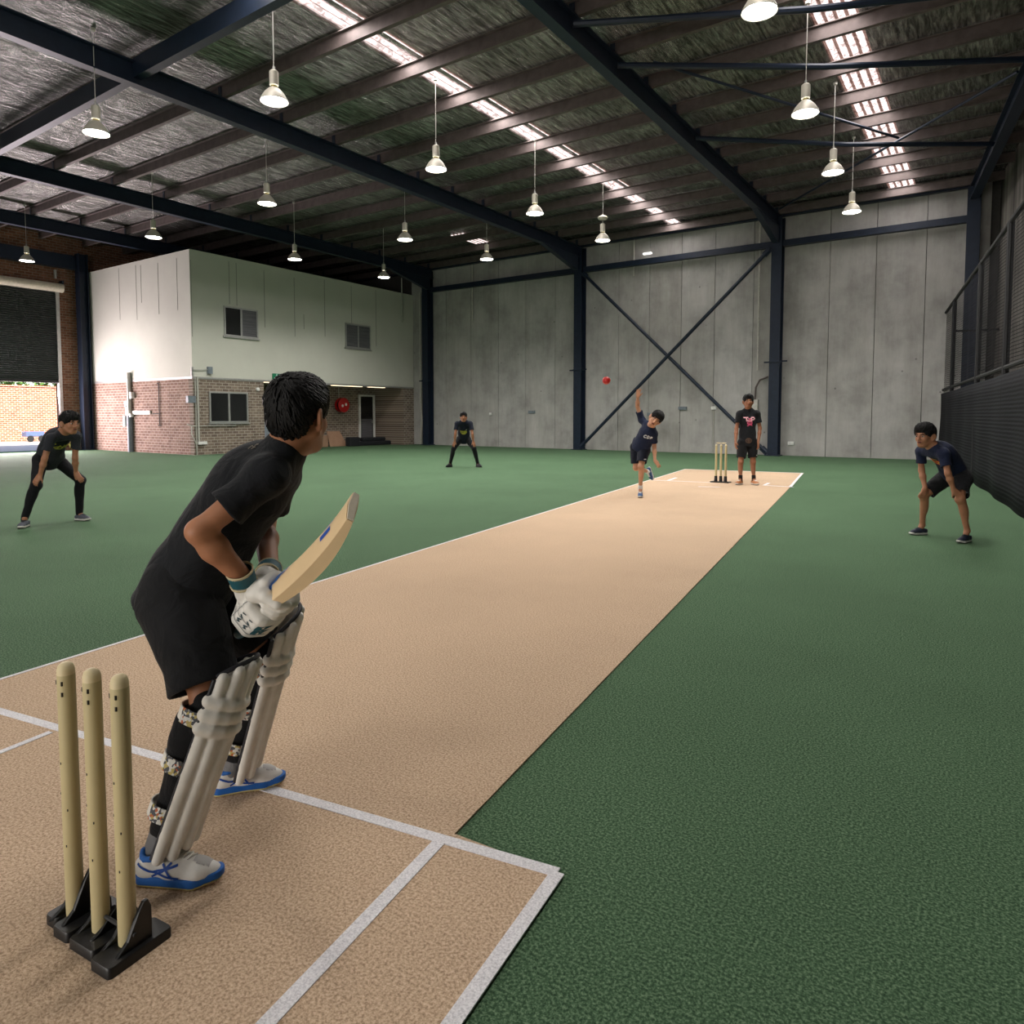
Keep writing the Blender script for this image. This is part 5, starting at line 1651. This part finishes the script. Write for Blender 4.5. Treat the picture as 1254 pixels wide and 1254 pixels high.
# ---- right fielder
def fielder_right():
    D1, D2 = 7.97, 7.50
    J = dict(anR=P(1129.5, 643, D1), anL=P(1184.5, 650, D2), knR=P(1131.5, 607, D1 - .12), knL=P(1176, 611, D2 - .05), hipR=P(1161.5, 581, 7.86), hipL=P(1177.5, 583, 7.66),
             neck=P(1143.5, 548, 7.62), shR=P(1127.5, 553, 7.84), shL=P(1156, 557, 7.50), elR=P(1128.5, 576, 7.86), elL=P(1161, 580, 7.44), wrR=P(1133, 598, 7.80), wrL=P(1168, 600, 7.44), head=P(1132.5, 533.5, 7.62), bend=.05, hk=1.08)
    J['hf'] = nrm(-R_ * .93 + TOCAM * .5 - V(0, 0, .10)); J['hu'] = V(0, 0, 1)
    J['ftR'] = horiz(-R_ * .97 + TOCAM * .18); J['ftL'] = horiz(-R_ * .85 + TOCAM * .5)
    J['handR'] = (nrm(hdown * .8 - R_ * .35 + TOCAM * .1), nrm(-TOCAM * .9 + V(0, 0, -.2)), -TOCAM + R_ * .2, (.3, .4, .3)); J['handL'] = (nrm(hdown * .6 + R_ * .5 + TOCAM * .2), nrm(-TOCAM), -R_, (.2, .3, .3))
    J['handR'] = (nrm(hdown * .8 - R_ * .35 + TOCAM * .1), nrm(-TOCAM), R_, (.3, .4, .3))
    J['hem'] = .84
    J['base'] = (J['anR'] + J['anL']) / 2 * V(1, 1, 0)
    r, O, sob, tob, K = build_person('boy in navy T-shirt and black shorts crouching hands on knees beside the net curtain', J, s=.86, h=.007, skinm='skin_tan', shirt='cloth_navy', bottom='shorts', bottom_m='cloth_shorts', shoes=('shoe_navy', 'sole_white', 'sole_black', 'lace_dark'))
    b = bvh_of(sob); ctr = K['ch'] - K['up'] * .01 - K['lat'] * .03
    ux, uy = K['lat'], K['up']
    decal('chest_print', [[(-.06, .03), (-.02, .04), (.02, .0), (.06, .01), (.10, -.03)], [(-.08, .0), (-.03, -.02), (.02, -.03), (.07, -.05)], [(-.02, .06), (.0, .02)]], .022, ctr, ux, uy, b, O, r, 'print_orange', .004)
    decal('chest_print', [[(-.02, .065), (.03, .055), (.055, .03)], [(-.06, -.0), (-.02, .01), (.0, -.01)], [(.03, -.02), (.08, -.0), (.1, -.05), (.05, -.07)]], .014, ctr, ux, uy, b, O, r, 'print_gold', .005)
    b2 = bvh_of(tob)
    decal('shorts_logo', [[(-.02, 0), (.02, -.003)]], .014, lerp(J['hipL'], J['knL'], .7) + TOCAM * .05, R_, V(0, 0, 1), b2, O, tob, 'print_white', .004)


fielder_right()

# ------------------------------------------------------------------ batter
t = NT('leather_white')
t.bsdf(lin(206, 202, 194), .5, 0, .35)
v = t.coords()
t.col(t.ramp(t.noise(v, 14, 4), [(.3, lin(212, 208, 200)), (.7, lin(232, 229, 222))]))
t.bump(t.noise(v, 60, 3), .12, .004)
plain('seam_grey', lin(132, 134, 134), .7); plain('teal', lin(22, 84, 96), .6); plain('dark_teal', lin(18, 56, 66), .6); plain('cuff_cream', lin(196, 182, 146), .7); plain('pad_piping', lin(22, 22, 30), .6)
plain('willow', lin(224, 196, 154), .45, 0, .4, .06, 5); plain('bat_blue', lin(28, 84, 150), .45); plain('bat_teal', lin(24, 104, 126), .5); plain('bat_mark', lin(44, 82, 170), .45); plain('toe_cream', lin(218, 206, 184), .6)
t = NT('strap_print')
t.bsdf((.5, .5, .5), .7)
v = t.coords((1, 1, 1))
vo = t.n('ShaderNodeTexVoronoi'); vo.inputs['Scale'].default_value = 130
t.l(v, vo.inputs['Vector'])
sp = t.n('ShaderNodeSeparateXYZ'); t.l(vo.outputs['Color'], sp.inputs[0])
t.col(t.ramp(sp.outputs[0], [(.2, lin(70, 72, 78)), (.4, lin(206, 204, 198)), (.58, lin(176, 160, 96)), (.74, lin(196, 196, 192)), (.86, lin(176, 92, 50)), (.95, lin(216, 214, 208))]))
for e in [n for n in t.t.nodes if n.type == 'VALTORGB']: e.color_ramp.interpolation = 'CONSTANT'


def leg_pad(root, O, an, kn, front, top=.17, h=.0045, bot=.07):
    v = nrm(kn - an); w = orth(front, v); l = np.cross(v, w); Lk = np.linalg.norm(kn - an)
    R0 = .070
    pos = lambda th, t_, R=R0: an + v * t_ + w * (math.cos(th) * R + .012) + l * math.sin(th) * R
    F = Field()
    ths = [math.radians(a) for a in (-84, -56, -28, 0, 28, 56, 84)]
    for th in ths:
        b0 = -bot + .05 * math.cos(th) ** 2
        F.path([pos(th, b0 + .012, R0 + .004), pos(th, .05), pos(th, Lk * .55), pos(th, Lk - .05, R0 + .002)], [.0165, .0185, .019, .0185], .0045)
    for i, t_ in enumerate((Lk - .045, Lk - .006, Lk + .033)):
        F.path([pos(math.radians(a), t_, R0 + .009) for a in range(-92, 93, 23)], .0205, .004)
    T0 = Lk + .045
    tt = lambda th: T0 + top * (1 - .52 * (th / math.radians(92)) ** 2)
    for th in [math.radians(a) for a in (-80, -53, -27, 0, 27, 53, 80)]:
        F.path([pos(th, T0, R0 + .004), pos(th, lerp(T0, tt(th), .6), R0 + .006), pos(th, tt(th) - .016, R0 + .010)], [.0185, .0180, .0165], .0045)
    o = sobj('leg_pad', F, h, 'leather_white', parent=root, origin=O, it=1)
    mb = MB()
    for sg in (-1, 1):
        th = sg * math.radians(96)
        mb.tube([pos(th, -bot + .01, R0 + .006) - O] + [pos(th, x, R0 + .004) - O for x in np.linspace(.02, Lk - .07, 8)] + [pos(th, x, R0 + .013) - O for x in np.linspace(Lk - .05, Lk + .04, 4)] + [pos(th, T0 + .03, R0 + .012) - O, pos(th, tt(th * .95) - .012, R0 + .012) - O], .0068, 8)
    edge = [pos(math.radians(a), tt(math.radians(a)) + .001, R0 + .006) - O for a in range(-94, 95, 9)]
    mb.tube(edge, .0070, 8)
    mb.build('piping', 'pad_piping', o, smooth=True)
    mb = MB()      # inner lining panel of the top flap
    vs = []; fs = []
    A = list(range(-84, 85, 12))
    for a in A:
        th = math.radians(a)
        vs += [pos(th, Lk - .03, R0 - .014) - O, pos(th, tt(th) - .01, R0 - .008) - O]
    for i in range(len(A) - 1): fs.append((2 * i, 2 * i + 2, 2 * i + 3, 2 * i + 1))
    mb.add(vs, fs).build('lining', 'leather_white', o, smooth=True)

    def band(name, t_, a0, a1, R, wd, mat, th_=.004, dz=0, flat=1.0):
        mb = MB(); vs = []; n = 18
        for i in range(n + 1):
            a = math.radians(a0 + (a1 - a0) * i / n)
            c = an + v * (t_ + dz * i / n) + w * (math.cos(a) * R * flat) + l * math.sin(a) * R
            q = w * math.cos(a) + l * math.sin(a)
            vs += [c - v * wd / 2 - O, c + v * wd / 2 - O, c + v * wd / 2 + q * th_ - O, c - v * wd / 2 + q * th_ - O]
        fs = [(0, 1, 2, 3), tuple(4 * n + j for j in (3, 2, 1, 0))]
        for i in range(n):
            for j in range(4): fs.append((4 * i + j, 4 * i + 4 + j, 4 * i + 4 + (j + 1) % 4, 4 * i + (j + 1) % 4))
        return mb.add(vs, fs).build(name, mat, o, smooth=True)
    for t_, rr in ((Lk - .03, .070), (Lk * .58, .070), (Lk * .23, .060)):
        s1 = band('strap', t_, 88, 272, rr, .036, 'leather_white')
        p_ = band('strap_patch', t_, 222, 266, rr + .003, .042, 'strap_print')
    return o


def grip_glove(root, O, c, a, b, sdir, wrist, h=.0035, thumb=1):
    """batting glove closed on a handle: c on the handle axis a (towards the blade), b to the back of the hand, fingers leave towards sdir"""
    a = nrm(a); b = orth(b, a); s_ = nrm(np.cross(a, b)); s_ = s_ if s_ @ sdir > 0 else -s_
    q = lambda al, deg, R: c + a * al + (b * math.cos(math.radians(deg)) + s_ * math.sin(math.radians(deg))) * R
    F = Field()
    for i, al in enumerate((.042, .014, -.014, -.041)):
        ln = (1.0, 1.06, 1.0, .86)[i]
        F.path([q(al * 1.05, -62, .052), q(al, -20, .058)], [.019, .020], .006)
        F.path([q(al, -12, .058), q(al, 34 * ln, .056)], [.0205, .0205], .004)
        F.path([q(al, 46 * ln, .054), q(al, 96 * ln, .047)], [.0195, .0190], .003)
        F.path([q(al, 110 * ln, .046), q(al, 158 * ln, .041)], [.0182, .0175], .003)
        F.path([q(al, 172 * ln, .040), q(al, 212 * ln, .038)], [.0168, .0150], .003)
    F.box(q(0, -40, .040), (a, b, s_), (.046, .018, .034), .014, k=.012)
    base = q(-.0, -68, .050)
    F.rc(base, lerp(base, wrist, .55), .040, .034, .02, n=b, f=.8)
    F.rc(lerp(base, wrist, .3), lerp(base, wrist, .8), .035, .035, .015, cap=True)
    tp_ = [q(.020 * thumb, -80, .050), q(.052 * thumb, -112, .050), q(.062 * thumb, -160, .044), q(.060 * thumb, -200, .040)]
    F.path(tp_[:2], [.022, .021], .012); F.path([lerp(tp_[1], tp_[2], .12), tp_[2]], [.0205, .0195], .003); F.path([lerp(tp_[2], tp_[3], .15), tp_[3]], [.019, .016], .003)
    o = sobj('batting_glove', F, h, 'leather_white', parent=root, origin=O, it=1)
    d = nrm(wrist - base); e = lerp(base, wrist, .78)
    cf = Field().rc(e, e + d * .042, .038, .040, 0, cap=True); cf.rc(e + d * .02, e + d * .08, .033, .035, .003, 's')
    sobj('cuff', cf, h, 'teal', parent=o, origin=O)
    for t_ in (-.004, .043):
        rm = Field().rc(e + d * (t_ - .005), e + d * (t_ + .005), .0400, .0415, 0, cap=True); rm.rc(e + d * (t_ - .03), e + d * (t_ + .03), .035, .036, .002, 's')
        sobj('cuff_trim', rm, .003, 'cuff_cream', parent=o, origin=O)
    bv = bvh_of(o)
    return o, bv, q, a, b, s_


def batter():
    J = dict(anR=P(193, 1022, 2.10), anL=P(289, 938, 2.52), knR=P(256, 862, 2.09), knL=P(319, 803, 2.42), hipR=P(222, 716, 2.20), hipL=P(246, 704, 2.36),
             neck=P(347, 553, 2.21), shR=P(325, 586, 2.08), shL=P(344, 586, 2.40), elR=P(243, 651, 2.00), elL=P(324, 642, 2.50), wrR=P(296, 706, 2.10), wrL=P(330, 698, 2.28), head=P(367, 509, 2.22), bend=.022, hk=1.0)
    tgt = P(800, 520, 11.6) - J['head']
    J['hf'] = nrm(horiz(tgt) - V(0, 0, .06)); J['hu'] = nrm(V(0, 0, 1) - RIGHT * .05)
    J['ftR'] = horiz(G(272, 1080) - G(168, 1079)); J['ftL'] = horiz(G(342, 957) - G(260, 972))
    gR, gL = G(196, 1083), G(284, 972)
    J['soR'] = gR * V(1, 1, 0) + V(0, 0, .0115); J['soL'] = gL * V(1, 1, 0) + V(0, 0, .0115)
    J['anR'] = J['soR'] + V(0, 0, .085) + (J['anR'] - J['soR']) * V(.3, .3, 0); J['anL'] = J['soL'] + V(0, 0, .085)
    J['hem'] = .86
    J['base'] = (gR + gL) / 2 * V(1, 1, 0)
    r, O, sob, tob, K = build_person('batter in black T-shirt and white leg pads bending forward with the bat raised', J, s=.93, h=.0045, skinm='skin_batter', shirt='cloth_black', bottom='shorts', bottom_m='cloth_shorts',
                                     shoes=('shoe_white', 'shoe_blue', 'sole_yellow', 'lace_white', 'stripe_blue', 'shoe_blue'), sock='sock_grey', sock_h=.05, hemdrop=.13, sleeve=.60, slv=.070, bag=1.16, ak=1.25,
                                     hair=dict(h=.004, n=900, L=.075, r=.0042, wr=.003, fringe=.066, seed=4, nape=-.088, whorl=(-.72, .68, -.12), ear=.030, thick=.99, lift=.005))
    b = bvh_of(sob)
    for (px_, py_) in [(313, 538)]:
        pass
    q = P(316, 548, 2.2)
    decal('back_print', [[(-.014, .0), (-.004, .006), (.0, -.002), (.008, .004), (.016, .0)], [(-.006, -.005), (.006, -.004)]], .004, q, nrm(RIGHT * .8 + UPV * .45), nrm(UPV * .8 - RIGHT * .45), b, O, r, 'print_faint', .003)
    for g in 'RL':
        an, kn = J['an' + g], J['kn' + g]
        m_ = lerp(kn, an, .35)
        kf = nrm(J['ft' + g])
        F = Field(wr=.003, wf=60, seed=3).rc(lerp(kn, an, -.02), lerp(kn, an, .3), .054, .059, .02).rc(lerp(kn, an, .3), lerp(kn, an, .86), .059, .043, .02)
        F.ell(lerp(kn, an, .34) - kf * .02, (nrm(an - kn), kf, np.cross(kf, nrm(an - kn))), (.12, .044, .048), .03)
        sobj('leg_sleeve', F, .005, 'sleeve_black', parent=r, origin=O)
    leg_pad(r, O, J['anR'] + nrm(J['knR'] - J['anR']) * .02, J['knR'], nrm(J['ftR'] * .97 + FWD * .18), top=.125, bot=.028)
    leg_pad(r, O, J['anL'] + nrm(J['knL'] - J['anL']) * .02, J['knL'], nrm(J['ftL'] * .97 + FWD * .1), top=.155, bot=.028)
    # bat
    al = math.radians(46)
    e = nrm(RIGHT * .735 + UPV * .68)
    S = P(335, 735, 2.12); T_ = P(446, 628, 1.84)
    a = nrm(T_ - S); n0 = orth(UPV * .735 - RIGHT * .68, a)
    w0 = nrm(np.cross(a, n0)); w0 = w0 if w0 @ FWD < 0 else -w0
    rho = math.radians(29)
    n = nrm(n0 * math.cos(rho) + w0 * math.sin(rho)); w = nrm(np.cross(a, n))
    S = P(335, 735, 2.12)
    bt = empty('cricket_bat', tuple(S - a * .1)); tag(bt, 'wooden cricket bat with blue stickers raised in the batter white gloves', 'cricket bat')
    BO = S - a * .1
    Lb = np.linalg.norm(T_ - S); N_ = 26
    vs = []; fs = []
    for i in range(N_ + 1):
        t_ = i / N_
        hw = .05 * min(1, .50 + .5 * math.sin(min(1, t_ / .10) * PI / 2)) * .98
        te = .022 + .020 * math.sin(PI * t_)
        if t_ > .97: te *= .9; hw *= .96
        ridge = te * .5 + .006 + .012 * math.sin(PI * t_)
        bow = .052 * (t_ - .45) ** 2 * 4 * .55
        c = S + a * Lb * t_ + n * bow
        pr = [(-hw, -te / 2), (-hw * .5, -te / 2 - .003), (0, -te / 2 - .004), (hw * .5, -te / 2 - .003), (hw, -te / 2), (hw * 1.0, te / 2 - .003), (hw * .94, te / 2), (hw * .5, (te / 2 + ridge) / 2), (0, ridge), (-hw * .5, (te / 2 + ridge) / 2), (-hw * .94, te / 2), (-hw, te / 2 - .003)]
        vs += [c + w * x + n * y - BO for x, y in pr]
    m_ = 12
    for i in range(N_):
        for j in range(m_): fs.append((i * m_ + j, i * m_ + (j + 1) % m_, (i + 1) * m_ + (j + 1) % m_, (i + 1) * m_ + j))
    fs += [tuple(range(m_))[::-1], tuple(N_ * m_ + j for j in range(m_))]
    bl = MB().add(vs, fs).build('blade', 'willow', bt, smooth=True, )
    bv = BVHTree.FromPolygons([Vector(v_ + BO) for v_ in vs], fs)
    hd = MB().tube([S + a * .03 - BO, S - a * .02 - BO, S - a * .06 - BO, S - a * .20 - BO, S - a * .235 - BO, S - a * .25 - BO], [.021, .019, .0165, .0165, .019, .015], 16).build('handle', 'bat_teal', bt, smooth=True)
    tc = S + a * (Lb + .001) + n * (.052 * .55 ** 2 * 4 * .55)
    MB().add([tc + w * x + n * y + a * z - BO for z in (0, .003) for x, y in [(-.045, -.009), (.045, -.009), (.046, .008), (0, .014), (-.046, .008)]], [(4, 3, 2, 1, 0), (5, 6, 7, 8, 9)] + [(i, (i + 1) % 5, 5 + (i + 1) % 5, 5 + i) for i in range(5)]).build('toe', 'toe_cream', bt)
    decal('blade_sticker', [[(.02, -.045), (.02, .045)], [(.05, -.05), (.05, .05)], [(.08, .0), (.08, .05)], [(.11, .02), (.11, .05)]], .032, S + a * .0, a, np.cross(n, a), bv, BO, bt, 'bat_blue', .0012, .15)
    decal('blade_sticker', [[(.36, -.012), (.42, -.010)], [(.37, .012), (.43, .010)]], .012, S, a, np.cross(n, a), bv, BO, bt, 'bat_mark', .0012, .15)
    # gloves
    cR = S - a * .075
    g1, gb, q, aa, bb, ss = grip_glove(r, O, cR, a, -RIGHT * .62 - UPV * .25 - FWD * .6, -UPV + RIGHT * .3, J['wrR'])
    o_ = q(0, 12, .08)
    ux = nrm(-aa); uy = nrm(np.cross(bb, ux))
    for dx, rowdy in ((0, .0), (0, -.028)):
        decal('glove_mark', [[(-.028, .012 + rowdy), (-.024, -.0 + rowdy)], [(-.016, .0 + rowdy), (-.008, .012 + rowdy), (-.004, .0 + rowdy)], [(.004, .012 + rowdy), (.010, .0 + rowdy), (.014, .012 + rowdy), (.020, .002 + rowdy)]], .004, o_, ux, uy, gb, O, g1, 'dark_teal', .0015, .08, .003)
    decal('glove_panel', [[(-.03, .036), (.028, .036)]], .014, o_, ux, uy, gb, O, g1, 'teal', .0015, .1, .003)
    decal('glove_seam', [[(.0, .02), (.0, -.07)], [(.030, .06), (.030, -.07)], [(-.055, -.046), (.055, -.046)]], .0022, o_, ux, uy, gb, O, g1, 'seam_grey', .0012, .12, .003)
    cL = S - a * .004
    grip_glove(r, O, cL, a, UPV * .55 + FWD * .75 - RIGHT * .35, RIGHT * .9 + FWD * .2, J['wrL'])


batter()

# ------------------------------------------------------------------ light
def spot(loc, w, parent=None):
    l = bpy.data.lights.new('lamp_light', 'SPOT')
    l.energy = w; l.color = (1.0, .965, .90); l.spot_size = math.radians(150); l.spot_blend = .6; l.shadow_soft_size = .18
    o = bpy.data.objects.new('lamp_light', l); C.objects.link(o); o.location = loc
    return o


for g_ in lamps:
    spot((g_[0], g_[1], LZ - .02), LAMP_W)
# unseen spots added along the same rows, above and behind the viewer
for (x, y) in [(-2.4, 5.8), (-9.8, 3.6), (-2.2, 2.2), (-13.2, 2.2), (-1.8, -1.4), (-9.8, -.2), (-1.6, -5.0), (-9.8, -4.0)]:
    spot((x, y, LZ - .02), LAMP_W * NEAR_K)
# daylight outside
w = bpy.data.worlds.new('world'); sc.world = w; w.use_nodes = True
nt = w.node_tree; nt.nodes.clear()
ow_ = nt.nodes.new('ShaderNodeOutputWorld'); bg = nt.nodes.new('ShaderNodeBackground')
sky = nt.nodes.new('ShaderNodeTexSky'); sky.sky_type = 'NISHITA'; sky.sun_elevation = math.radians(48); sky.sun_rotation = math.radians(120); sky.sun_disc = False
nt.links.new(sky.outputs[0], bg.inputs[0]); nt.links.new(bg.outputs[0], ow_.inputs[0]); bg.inputs[1].default_value = SKY_S
s = bpy.data.lights.new('sun', 'SUN'); s.energy = SUN_S; s.angle = .01; s.color = (1, .95, .88)
so = bpy.data.objects.new('sun', s); C.objects.link(so)
so.rotation_euler = Vector((-.75, .25, -1.0)).to_track_quat('-Z', 'Y').to_euler()
# daylight through the roller door opening
a = bpy.data.lights.new('door_daylight', 'AREA'); a.shape = 'RECTANGLE'; a.size = 5.4; a.size_y = 2.5; a.energy = DOOR_W; a.color = (1.0, .84, .88)
ao = bpy.data.objects.new('door_daylight', a); C.objects.link(ao); ao.location = (XL + .15, (DY0 + DY1) / 2, 1.3)
ao.rotation_euler = Vector((1, 0, .22)).to_track_quat('-Z', 'Y').to_euler()
# soft fill light added behind the viewer, no doorway built there
a = bpy.data.lights.new('rear_fill', 'AREA'); a.shape = 'RECTANGLE'; a.size = 9; a.size_y = 2.6; a.energy = REAR_W; a.color = (1.0, .95, .9)
ao = bpy.data.objects.new('rear_fill', a); C.objects.link(ao); ao.location = (-4.0, -8.8, 1.5)
ao.rotation_euler = Vector((.0, 1, .0)).to_track_quat('-Z', 'Y').to_euler()
# daylight from the two long skylights
for sx, ww in ((SK1, SKY_W), (SK2, SKY_W * .8)):
    a = bpy.data.lights.new('skylight_daylight', 'AREA'); a.shape = 'RECTANGLE'; a.size = sx[1] - sx[0]; a.size_y = 21; a.energy = ww; a.color = (1, .93, .9)
    ao = bpy.data.objects.new('skylight_daylight', a); C.objects.link(ao); ao.location = ((sx[0] + sx[1]) / 2, 13.7, ZR - .02)

sc.view_settings.view_transform = 'Standard'
sc.view_settings.look = 'None'
sc.view_settings.gamma = 1
sc.view_settings.use_curve_mapping = False
sc.view_settings.exposure = EXPO
sc.cycles.max_bounces = 6
sc.cycles.diffuse_bounces = 4
sc.cycles.glossy_bounces = 3
sc.cycles.transparent_max_bounces = 12
sc.cycles.sample_clamp_indirect = 4
sc.cycles.use_denoising = True
sc.cycles.use_adaptive_sampling = False
